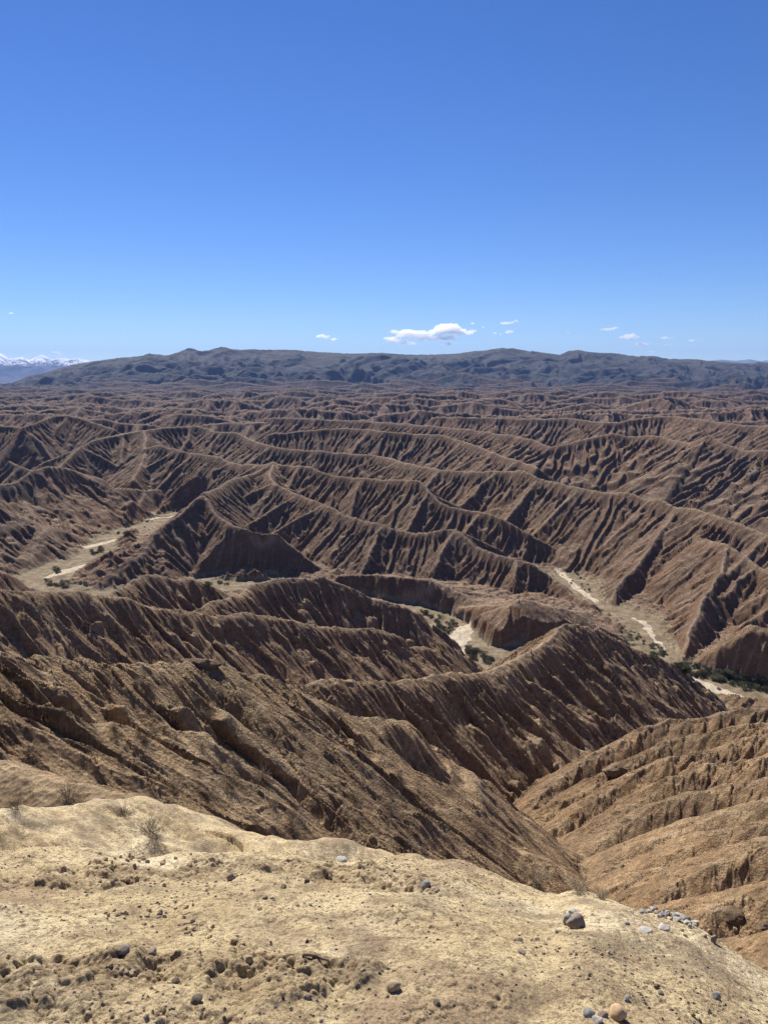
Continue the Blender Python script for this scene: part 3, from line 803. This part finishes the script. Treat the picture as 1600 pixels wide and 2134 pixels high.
stone(1368, 2055, 13, 8, 'dark', 'upper of two tiny dark stones between the orange-tan stone and the blue-grey pebble')
stone(1376, 2069, 13, 8, 'dark', 'lower of two tiny dark stones between the orange-tan stone and the blue-grey pebble')
stone(1340, 1941, 32, 7, 'pale', 'flat pale slab sunk in the slope left of the whitish stone')
stone(1305, 1922, 13, 9, 'pale', 'small pale stone above the flat pale slab')
stone(640, 1961, 8, 7, 'dark', 'tiny round dark pebble above the thin stick')
stone(591, 1848, 14, 9, 'dark', 'tiny dark stone between two broken patches near the rim')
stone(1085, 1984, 18, 8, 'brown', 'flat brown chip below and left of the big brown-grey stone')
stone(1160, 1942, 8, 8, 'dark', 'black pebble just left of and below the big brown-grey stone')
rgs = random.Random(4)
for i in range(34):        # heap of pale stones at the rim
    t = rgs.random()
    stone(1338 + 112 * t + rgs.uniform(-6, 6), 1893 + 34 * t ** 1.3 + rgs.uniform(-9, 7), rgs.uniform(7, 18), rgs.uniform(6, 12), rgs.choice(['pale', 'pale', 'bluegrey']),
          'one of the pale grey stones heaped along the right part of the rim', 'pale grey stones heaped at the rim')
clumps = [(240, 1790, 40, 14, 16), (290, 1795, 40, 16, 22), (395, 1795, 40, 12, 18), (270, 1838, 50, 10, 16), (230, 1900, 30, 8, 14), (340, 1905, 60, 24, 30), (400, 1935, 40, 18, 26), (330, 2105, 45, 18, 22),
          (255, 2020, 45, 14, 18), (480, 1962, 50, 14, 14), (40, 1998, 40, 10, 8), (1090, 1960, 30, 14, 10), (1200, 2040, 50, 20, 12), (1240, 1985, 60, 20, 12), (560, 1880, 60, 20, 10), (1460, 1945, 60, 14, 10), (895, 1856, 14, 5, 8), (800, 1820, 60, 12, 10)]
for cx, cy, sx, sy, n in clumps:
    for i in range(int(n * .55)):
        stone(cx + rgs.gauss(0, sx * .5), cy + rgs.gauss(0, sy * .5), rgs.uniform(5, 13), rgs.uniform(4, 9), rgs.choice(['clod', 'clod', 'clod', 'clod', 'brown']),
              'small brown clod of dried earth lying loose on the pale ledge', 'loose clods on the ledge', name='clod', cat='clod', ang=.5)
# grit too small to count
def grit():
    rg = random.Random(8); vs, fs = [], []
    base = [(1, 0, 0), (0, 1, 0), (-1, 0, 0), (0, -1, 0), (0, 0, 1), (0, 0, -.6)]
    tri = [(0, 1, 4), (1, 2, 4), (2, 3, 4), (3, 0, 4), (1, 0, 5), (2, 1, 5), (3, 2, 5), (0, 3, 5)]
    for i in range(8000):
        a = rg.uniform(-.62, .62); r = 1.6 + 6.5 * rg.random() ** 1.3
        x, y = r * math.sin(a), r * math.cos(a)
        if vnoise(np.array([x * 1.1]), np.array([y * 1.1]), 77)[0] < rg.uniform(-.35, .35): continue
        z = hgt(x, y); s0 = rg.uniform(.002, .0065) * (1 + .06 * r); k = len(vs)
        c, s_ = math.cos(a * 40), math.sin(a * 40)
        for b in base:
            e = [s0 * rg.uniform(.7, 1.3) for _ in range(3)]
            vs.append((x + (b[0] * c - b[1] * s_) * e[0] * 1.3, y + (b[0] * s_ + b[1] * c) * e[1], z + b[2] * e[2] * .8 + s0 * .2))
        fs += [(k + a_, k + b_, k + c_) for a_, b_, c_ in tri]
    me = bpy.data.meshes.new('gravel'); me.from_pydata(vs, [], fs)
    for m in (M_STONE['clod'], M_STONE['brown'], M_STONE['dark']): me.materials.append(m)
    me.polygons.foreach_set('material_index', np.repeat(np.array([rg.choice([0, 0, 1, 1, 2]) for _ in range(len(fs) // 8)], np.int32), 8))
    o = bpy.data.objects.new('gravel', me); C.objects.link(o); o['kind'] = 'stuff'
    tag(o, 'fine grit strewn over the pale crust of the ledge', 'gravel')
grit()
# stick
def stick():
    q0, q1 = hit(630, 1993), hit(686, 2001)
    bm = bmesh.new(); n = 9; rings = []
    for i in range(n):
        t = i / (n - 1); x = q0[0] + (q1[0] - q0[0]) * t; y = q0[1] + (q1[1] - q0[1]) * t + .006 * math.sin(t * 5)
        z = max(hgt(x, y) + .006, q0[2] + (q1[2] - q0[2]) * t + .006); r = .0065 * (1 - .4 * t)
        rings.append([bm.verts.new((x + r * .2 * math.sin(k), y + r * math.cos(k), z + r * math.sin(k))) for k in (0, 1.05, 2.1, 3.14, 4.2, 5.2)])
    for a, b in zip(rings[:-1], rings[1:]):
        for k in range(6): bm.faces.new((a[k], a[(k + 1) % 6], b[(k + 1) % 6], b[k]))
    bm.faces.new(rings[0][::-1]); bm.faces.new(rings[-1])
    me = bpy.data.meshes.new('stick'); bm.to_mesh(me); bm.free(); me.materials.append(plain_mat('dry_wood', (.17, .12, .08), (.30, .23, .16), 30, bd=.002))
    o = bpy.data.objects.new('stick', me); C.objects.link(o); tag(o, 'thin dry stick lying flat on the crust in the middle of the ledge', 'stick')
stick()
# rocks that stick out of the slopes
stone(415, 1378, 84, 22, 'rock', 'dark flat capstone jutting from the crest of the near left ridge', name='boulder', sink=.38, cat='boulder', rmin=30, deep=.7)
stone(1530, 1905, 46, 22, 'rock', 'rough dark rock outcrop low on the right-hand slope', name='boulder', sink=.5, cat='boulder', rmin=20, ang=.5)
stone(1590, 1928, 26, 14, 'rock', 'smaller dark rock on the right-hand slope, cut by the right edge', name='boulder', sink=.5, cat='boulder', rmin=20, ang=.5)
stone(682, 1566, 34, 30, 'rock', 'orange-brown block set in a rib of the near left slope', name='boulder', sink=.5, cat='boulder', rmin=20, ang=.5)
stone(1285, 1598, 60, 24, 'rock', 'knobbly dark rock on the upper rib of the right-hand block', name='boulder', sink=.4, cat='boulder', rmin=60, ang=.5)
stone(688, 1458, 24, 20, 'rock', 'rounded knob of rock on the skyline of the near left ridge', name='boulder', sink=.35, cat='boulder', rmin=40)

# ---- dry shrubs
M_TWIG = plain_mat('dry_twigs', (.12, .088, .06), (.21, .165, .115), 6, bump=0)
M_TWIGP = plain_mat('pale_twigs', (.30, .25, .18), (.45, .39, .30), 6, bump=0)
def shrub_mesh(seed, n, m, thick=.0045, lean=(0, 0), spread=1.0):
    rg = random.Random(seed); vs, fs = [], []
    def seg(a, b, ra, rb):
        d = (b - a).normalized(); u = d.orthogonal().normalized(); w = d.cross(u); k = len(vs)
        for p, r in ((a, ra), (b, rb)):
            for q in range(3):
                an = q * 2.094; vs.append(tuple(p + (u * math.cos(an) + w * math.sin(an)) * r))
        fs.extend([(k, k + 1, k + 4, k + 3), (k + 1, k + 2, k + 5, k + 4), (k + 2, k, k + 3, k + 5)])
    for i in range(n):
        az = rg.uniform(0, 6.283); el = rg.uniform(.1, 1.5)
        d = Vector((math.cos(az) * math.cos(el) * spread + lean[0], math.sin(az) * math.cos(el) * spread + lean[1], math.sin(el))).normalized()
        L = rg.uniform(.3, 1.0) ** .8 * (.55 + .45 * math.sin(el))
        p = Vector((math.cos(az) * .05, math.sin(az) * .05, -.05)); r = thick
        for k_ in range(3):
            d = (d + Vector((rg.uniform(-.5, .5), rg.uniform(-.5, .5), rg.uniform(-.2, .3)))).normalized()
            q = p + d * L / 3
            seg(p, q, r, r * .7); r *= .7
            if k_:
                for _ in range(5):
                    d2 = (d + Vector((rg.uniform(-.8, .8), rg.uniform(-.8, .8), rg.uniform(-.2, .5)))).normalized()
                    seg(p.lerp(q, rg.random()), q + d2 * L * rg.uniform(.12, .28), r * .7, r * .3)
            p = q
    me = bpy.data.meshes.new('dry_shrub'); me.from_pydata(vs, [], fs); me.materials.append(m); return me
SHM = [shrub_mesh(1, 110, M_TWIG, lean=(-.15, .1)), shrub_mesh(2, 90, M_TWIG, lean=(.2, 0)), shrub_mesh(3, 100, M_TWIG, spread=1.3)]
SHP = [shrub_mesh(5, 80, M_TWIGP, .010), shrub_mesh(6, 80, M_TWIGP, .010, spread=1.3)]
SHT = [shrub_mesh(8, 26, M_TWIGP, .03, spread=1.3), shrub_mesh(9, 26, M_TWIG, .035, spread=1.3)]
def shrub(px, py, hp, label, meshes=SHM, group=None, rmin=6.0, name='dry_shrub'):
    q = hit(px, py, rmin)
    if q is None: return
    dist = math.sqrt(q[0] ** 2 + q[1] ** 2 + q[2] ** 2)
    rg = random.Random(int(px * 31 + py))
    o = bpy.data.objects.new(name, rg.choice(meshes)); C.objects.link(o)
    k = hp / FPX * dist * 1.1
    o.location = (q[0], q[1], hgt(q[0], q[1]) - .02 * k); o.scale = (k, k, k * rg.uniform(.85, 1.05)); o.rotation_euler = (0, 0, rg.uniform(0, 6.28))
    return tag(o, label, 'shrub', group)
shrub(143, 1666, 40, 'bushy dry brown shrub alone on the pinkish bank at far left')
shrub(35, 1685, 30, 'low dry shrub by the left edge, below the rocky band')
shrub(257, 1702, 30, 'small round dry shrub left of the tallest dry shrub')
shrub(312, 1735, 42, 'tallest dry shrub, straggly, just behind the ledge at left')
shrub(322, 1752, 34, 'dark low tangle of twigs at the foot of the tallest dry shrub')
shrub(365, 1652, 44, 'grey-brown shrub on the slope right of the dark gravel band')
shrub(430, 1668, 40, 'broad pale brown shrub at the foot of the near left slope')
shrub(303, 1450, 34, 'grey shrub high on the near left slope, close under the crest')
shrub(430, 1470, 34, 'spreading olive-brown shrub on the upper part of the near left slope')
shrub(300, 1545, 36, 'shrub in the gully in the middle of the near left slope')
shrub(470, 1535, 46, 'wide dark shrub thicket in the centre of the near left slope')
shrub(505, 1510, 40, 'shrub growing at the top of the deep dark gully')
shrub(480, 1640, 44, 'shrub on the rib left of the deep dark gully')
shrub(610, 1722, 34, 'pale shrub in the dark bottom of the deep gully', SHP)
shrub(545, 1620, 30, 'pale shrub on the wall of the deep gully, above the palest one', SHP)
shrub(740, 1668, 30, 'grey shrub on the lower part of the middle rib', SHM)
shrub(655, 1500, 26, 'small shrub tucked under the crest right of the capstone')
shrub(250, 1590, 26, 'small shrub just above the dark gravel band')
shrub(60, 1578, 30, 'grey shrub on the gravel band near the left edge')
shrub(1118, 1838, 34, 'pale grey shrub in the bottom of the ravine', SHP, rmin=30)
shrub(1205, 1856, 26, 'small whitish leafless twig plant on the rim above the ravine', SHP, rmin=2)
shrub(1253, 1872, 26, 'thin dry stems on the rim right of the whitish twig plant', SHP, rmin=2)
def inside(poly, x, y):
    c = False; n = len(poly); j = n - 1
    for i in range(n):
        xi, yi = poly[i]; xj, yj = poly[j]
        if (yi > y) != (yj > y) and x < (xj - xi) * (y - yi) / (yj - yi) + xi: c = not c
        j = i
    return c
def scatter(poly, n, seed):
    rg = random.Random(seed); xs = [p[0] for p in poly]; ys = [p[1] for p in poly]; out = []
    for _ in range(n * 60):
        if len(out) >= n: break
        x, y = rg.uniform(min(xs), max(xs)), rg.uniform(min(ys), max(ys))
        if inside(poly, x, y): out.append((x, y, rg))
    return out
for x, y, rg in scatter([(0, 1400), (400, 1400), (700, 1480), (860, 1600), (1000, 1760), (900, 1780), (700, 1740), (450, 1640), (200, 1590), (0, 1560)], 46, 3):
    shrub(x, y, rg.uniform(9, 20), 'small dry tuft of twigs dotted on the near left slope', SHM + SHP, 'dry tufts on the near left slope', 14)
for x, y, rg in scatter([(640, 1430), (950, 1410), (1160, 1330), (1400, 1480), (1180, 1590), (1080, 1640)], 90, 5):
    shrub(x, y, rg.uniform(4.5, 8.5), 'pale scrub tuft on the fluted slope above the ravine', SHT, 'scrub tufts on the slope above the ravine', 60, 'scrub_tuft')
for x, y, rg in scatter([(0, 1250), (300, 1265), (800, 1320), (960, 1400), (640, 1420), (300, 1375), (0, 1350)], 90, 6):
    shrub(x, y, rg.uniform(4, 8), 'pale scrub tuft on the ribbed ridge left of the river bend', SHT, 'scrub tufts on the ribbed ridge', 100, 'scrub_tuft')
for x, y, rg in scatter([(560, 1090), (700, 1200), (980, 1250), (1150, 1260), (1060, 1190), (820, 1160)], 90, 7):
    shrub(x, y, rg.uniform(3.5, 6.5), 'grey scrub tuft on the bench above the river cliffs', SHT, 'scrub tufts on the bench above the cliffs', 300, 'scrub_tuft')

# ---- green bushes along the wash
M_LEAF = plain_mat('bush_leaves', (.060, .068, .034), (.16, .155, .085), 1.2, bump=0)
M_LEAFY = plain_mat('olive_leaves', (.09, .09, .035), (.17, .16, .07), 1.2, bump=0)
M_WOOD = plain_mat('bush_wood', (.08, .06, .04), (.13, .10, .07), 4, bump=0)
def bush_meshes(seed, m):
    rg = random.Random(seed); vs, fs = [], []
    lobes = [(Vector((rg.uniform(-.55, .55), rg.uniform(-.55, .55), rg.uniform(.35, .75))), rg.uniform(.28, .5)) for _ in range(8)]
    for i in range(900):
        c, r = rg.choice(lobes)
        d = Vector((rg.gauss(0, 1), rg.gauss(0, 1), rg.gauss(0, 1))).normalized() * r * rg.uniform(.6, 1.08)
        p = c + d
        if p.z < .03: continue
        u = Vector((rg.gauss(0, 1), rg.gauss(0, 1), rg.gauss(0, 1))).normalized(); w = u.orthogonal().normalized(); e = rg.uniform(.04, .085); k = len(vs)
        vs += [tuple(p + u * e), tuple(p + w * e * .6), tuple(p - u * e), tuple(p - w * e * .6)]; fs.append((k, k + 1, k + 2, k + 3))
    me = bpy.data.meshes.new('foliage'); me.from_pydata(vs, [], fs); me.materials.append(m)
    st = shrub_mesh(seed + 50, 12, M_WOOD, .03); st.name = 'stems'; st.transform(__import__('mathutils').Matrix.Scale(.7, 4))
    return me, st
BM = [bush_meshes(i, M_LEAF) for i in (1, 2, 3)]; BY = [bush_meshes(i, M_LEAFY) for i in (7, 8)]
def bush(px, py, size, label, group, ms=BM, rmin=100):
    q = hit(px, py, rmin)
    if q is None: return
    rg = random.Random(int(px * 17 + py * 3)); me, st = rg.choice(ms)
    r = bpy.data.objects.new('bush', None); C.objects.link(r); r.location = (q[0], q[1], hgt(q[0], q[1]) - .05)
    k = size * rg.uniform(.75, 1.2)
    r.scale = (k, k, k * rg.uniform(.7, .95)); r.rotation_euler = (0, 0, rg.uniform(0, 6.28))
    for nm, m in (('foliage', me), ('stems', st)):
        o = bpy.data.objects.new(nm, m); C.objects.link(o); o.parent = r
    return tag(r, label, 'bush', group)
BUSH = [
    ([(1400, 1378), (1440, 1386), (1500, 1398), (1600, 1418), (1600, 1446), (1540, 1434), (1480, 1418), (1420, 1402)], 95, 2.3, BM, 'dark green bush in the long thicket beside the wash at the right edge', 'bushes of the right-hand thicket'),
    ([(1355, 1336), (1378, 1340), (1392, 1376), (1360, 1378)], 16, 2.0, BM, 'dark green bush beside the thin white stream right of the round hill', 'bushes by the thin stream'),
    ([(972, 1348), (1000, 1352), (1028, 1380), (1018, 1396), (990, 1384), (970, 1366)], 20, 2.6, BM, 'dark green bush right of the bright bend of the dry stream', 'bushes at the stream bend'),
    ([(872, 1268), (905, 1280), (942, 1292), (950, 1310), (930, 1322), (895, 1296)], 24, 2.3, BM, 'green bush at the shady foot of the long curved cliff', 'bushes under the curved cliff'),
    ([(96, 1212), (140, 1210), (150, 1224), (110, 1232)], 14, 2.8, BM, 'dark green bush at the lower end of the left-hand wash', 'bushes at the lower end of the left wash'),
    ([(115, 1186), (138, 1186), (136, 1196), (118, 1196)], 6, 2.6, BM, 'dark bush standing in the pale bed of the left-hand wash', 'bushes in the pale bed of the left wash'),
    ([(185, 1146), (215, 1138), (216, 1150), (190, 1158)], 10, 2.4, BY, 'yellow-green bush between the two pale reaches of the left-hand wash', 'yellow-green bushes of the left wash'),
    ([(245, 1110), (285, 1106), (288, 1118), (250, 1122)], 12, 2.4, BM, 'dark green bush on the bank of the upper reach of the left-hand wash', 'bushes on the upper left wash'),
    ([(250, 1086), (300, 1082), (330, 1088), (300, 1100), (255, 1100)], 16, 1.6, BY, 'low olive bush on the flat meadow of the upper left-hand wash', 'olive bushes on the meadow'),
    ([(428, 1208), (480, 1216), (480, 1226), (430, 1222)], 7, 2.6, BM, 'bush in the shadow at the foot of the tall dark cliff', 'bushes under the tall dark cliff'),
    ([(1180, 1180), (1225, 1200), (1240, 1240), (1200, 1225), (1165, 1200)], 16, 1.3, BY, 'low olive bush in the narrow side wash between the right-hand ridges', 'olive bushes in the side wash'),
    ([(1250, 1300), (1330, 1310), (1360, 1345), (1300, 1340)], 20, 1.3, BY, 'low olive bush on the rough flat behind the round hill', 'olive bushes behind the round hill'),
    ([(1410, 1370), (1600, 1408), (1600, 1440), (1500, 1440)], 22, 1.2, BY, 'low olive bush on the edge of the right-hand thicket', 'olive bushes by the right thicket'),
]
for k_, (poly, n, size, ms, lab, grp) in enumerate(BUSH):
    for x, y, rg in scatter(poly, n, 40 + k_): bush(x, y, size, lab, grp, ms)

# ------------------------------------------------------------------ mountains behind
def mat_snow():
    s = NB('snow_and_rock')
    p = s.pos()[2]
    n = s.noise(.0035, 7, .8)
    f = s.math('ADD', s.math('MULTIPLY', p, .0010), s.math('MULTIPLY', s.math('SUBTRACT', n, .5), 1.6))
    col = s.mix(s.ramp(f, [(.40, 0), (.50, 1)]), (.07, .075, .09), (.90, .92, .95))
    return s.out(col)
def mat_blue():
    s = NB('distant_rock')
    return s.out(s.ramp(s.noise(.001, 5, .6), [(.3, (.12, .12, .12)), (.7, (.18, .17, .16))]))
def range_far(name, pts, rc, depth, m, rel, seed):
    hth, hz = [], []
    for px, py in pts:
        x, y, z = ray(px, py); hth.append(math.atan2(x, y)); hz.append(z / math.hypot(x, y) * rc)
    th = np.arange(hth[0], hth[-1], .0007); rr = np.linspace(rc - depth, rc + depth, 110)
    T, Q = np.meshgrid(th, rr)
    x = Q * np.sin(T); y = Q * np.cos(T)
    pf = np.clip(1 - np.abs(Q - rc) / depth, 0, 1) ** .9
    z = FLOOR - 60 + (np.interp(T, hth, hz) - FLOOR + 60) * pf
    wx_ = x + 500 * fbm(x / 2200, y / 2200, 2, seed)
    for lam_, a_ in ((2600, 1), (1200, .5), (520, .25), (240, .12)):
        z += rel * a_ * (.3 - np.abs(vnoise(wx_ / lam_, y / (lam_ * 1.4), seed + int(lam_))) * 1.2) * (1 - .55 * pf ** 6) * np.minimum(1, pf * 4)
    v = np.stack([x, y, z], 2).reshape(-1, 3); n, k = T.shape
    f = [(i * k + j, (i + 1) * k + j, (i + 1) * k + j + 1, i * k + j + 1) for i in range(n - 1) for j in range(k - 1)]
    me = bpy.data.meshes.new(name); me.from_pydata([tuple(p) for p in v], [], [q[::-1] for q in f]); me.materials.append(m)
    me.polygons.foreach_set('use_smooth', np.ones(len(me.polygons), bool))
    o = bpy.data.objects.new(name, me); C.objects.link(o); o['kind'] = 'structure'
range_far('snow_mountains', [(-700, 790), (-400, 745), (-200, 722), (-100, 728), (-40, 736), (0, 734), (20, 744), (45, 741), (60, 747), (85, 742), (108, 749), (130, 743), (145, 747), (168, 744), (200, 750), (260, 760), (400, 785), (500, 800)], 26500, 4200, mat_snow(), 300, 900)
range_far('distant_hills', [(1300, 790), (1420, 762), (1470, 753), (1500, 749), (1530, 752), (1560, 748), (1585, 752), (1620, 749), (1700, 752), (1850, 760), (2000, 790)], 27500, 2500, mat_blue(), 80, 950)

# ------------------------------------------------------------------ clouds
def mat_cloud():
    m, n, l, b = mat('cloud_white')
    n.remove(b)
    p = n.new('ShaderNodeVolumePrincipled')
    p.inputs['Color'].default_value = (1, 1, 1, 1)
    p.inputs['Density'].default_value = .0045
    p.inputs['Anisotropy'].default_value = .55
    l.new(p.outputs[0], n['Material Output'].inputs['Volume'])
    return m
MCL = mat_cloud()
ctex = bpy.data.textures.new('cloud_puffs', 'CLOUDS'); ctex.noise_scale = 260; ctex.noise_depth = 3
CDIST = 45000.0
def cloud(label, blobs, group=None, wisp=False):
    """blobs: (px, py, half width, half height) in photo pixels, at cloud distance"""
    bm = bmesh.new(); rg = random.Random(int(blobs[0][0] * 7 + blobs[0][1]))
    k = CDIST / FPX
    bx, by, bz = P(blobs[0][0], blobs[0][1], CDIST)
    for px, py, w, h in blobs:
        cx, cy, cz = P(px, py, CDIST)
        nn = max(3, int(w / h * 2.5))
        for i in range(nn):
            u = (i + .5) / nn * 2 - 1 + rg.uniform(-.1, .1)
            e = math.sqrt(max(.1, 1 - u * u))
            rad = h * k * e * rg.uniform(.55, .85)
            mt = bmesh.ops.create_icosphere(bm, subdivisions=2, radius=1)
            sx, sz = rad * rg.uniform(1.1, 1.7), rad * rg.uniform(.8, 1.0)
            ox, oy, oz = u * (w * .86) * k, rg.uniform(-.5, .5) * h * k * 2, rg.uniform(-.25, .3) * h * k
            for v in mt['verts']:
                z = v.co.z if v.co.z > 0 else v.co.z * .55
                v.co = Vector((v.co.x * sx + ox + cx - bx, v.co.y * sx * 1.2 + oy + cy - by, z * sz + oz + cz - bz))
    me = bpy.data.meshes.new('cloud'); bm.to_mesh(me); bm.free(); me.materials.append(MCL)
    o = bpy.data.objects.new('cloud', me); C.objects.link(o); o.location = (bx, by, bz)
    r = o.modifiers.new('join', 'REMESH'); r.mode = 'VOXEL'; r.voxel_size = 42; r.use_smooth_shade = True
    dm = o.modifiers.new('puffs', 'DISPLACE'); dm.texture = ctex; dm.strength = 130 if not wisp else 60; dm.mid_level = .5; dm.texture_coords = 'LOCAL'
    o['label'] = label; o['category'] = 'cloud'
    o['group'] = group or 'clouds low over the far hills'
    return o
cloud('largest white cloud, long and lumpy, above the middle of the hills',
      [(925, 692, 48, 17), (865, 698, 42, 15), (905, 705, 60, 9), (960, 693, 32, 9), (830, 712, 30, 8), (812, 705, 14, 8), (822, 694, 7, 8), (850, 716, 20, 6), (935, 680, 22, 9), (985, 690, 10, 4)])
cloud('small white cloud left of the biggest cloud, the larger of a close pair', [(671, 703, 15, 7), (678, 702, 8, 7)])
cloud('small white cloud, right-hand and smaller one of the pair left of the big cloud', [(698, 707, 10, 5)])
cloud('small white cloud just under the right part of the big cloud', [(936, 717, 11, 5), (922, 719, 4, 3)])
cloud('tiny puff close beside the upper right tip of the big cloud', [(987, 675, 7, 3.5)])
cloud('tiny flat scrap of cloud between the big cloud and the long white strip cloud', [(1008, 682, 6, 2)])
cloud('long thin white strip of cloud, highest of the group right of the big cloud', [(1056, 673, 18, 5), (1075, 670, 8, 3.5)])
cloud('rounded small white cloud directly below the long white strip cloud', [(1061, 692, 8, 5)])
cloud('faint small puff at the lower left of the rounded cloud below the strip', [(1031, 695, 5, 3), (1042, 697, 4, 2)])
cloud('tiny lone puff high over the dip between the two hilltops', [(1184, 694, 6, 2.5)])
cloud('flat white cloud with a ragged right end, first of the right-hand cluster', [(1264, 687, 16, 5), (1282, 684, 8, 3.5)])
cloud('thickest white cloud of the right-hand cluster, with a rounded top', [(1312, 703, 20, 8), (1318, 698, 9, 6)])
cloud('low white cloud tucked under the thickest cloud of the right-hand cluster', [(1337, 717, 15, 5), (1330, 713, 6, 4)])
cloud('flat white lens of cloud right of the thickest cluster cloud', [(1387, 705, 17, 4)])
cloud('thin flat cloud just below the white lens of cloud', [(1392, 719, 12, 3), (1367, 717, 5, 2)])
cloud('tiny thin cloud lowest of the right-hand cluster, just above the hills', [(1358, 732, 8, 3)])
cloud('lone little white cloud farthest right in the sky', [(1443, 710, 9, 4), (1428, 707, 3, 2)])
cloud('thin slanting white wisp above the snow mountains', [(116, 734, 11, 3), (126, 738, 7, 2.5)], wisp=True)
cloud('faint small wisp high at the left edge of the sky', [(26, 653, 8, 2.5)], wisp=True)

# ------------------------------------------------------------------ air
def haze():
    x0, x1, y0, y1, z0, z1 = -36000, 36000, -36000, 36000, -560, 1250
    v = [(x, y, z) for x in (x0, x1) for y in (y0, y1) for z in (z0, z1)]
    f = [(0, 1, 3, 2), (4, 6, 7, 5), (0, 4, 5, 1), (2, 3, 7, 6), (0, 2, 6, 4), (1, 5, 7, 3)]
    me = bpy.data.meshes.new('haze'); me.from_pydata(v, [], f)
    m, n, l, b = mat('haze_air'); n.remove(b)
    p = n.new('ShaderNodeVolumePrincipled')
    p.inputs['Color'].default_value = (.32, .52, 1.0, 1)
    p.inputs['Density'].default_value = HAZE
    p.inputs['Anisotropy'].default_value = .0
    l.new(p.outputs[0], n['Material Output'].inputs['Volume'])
    me.materials.append(m)
    o = bpy.data.objects.new('haze', me); C.objects.link(o); o['kind'] = 'stuff'
HAZE = 2.5e-5
haze()
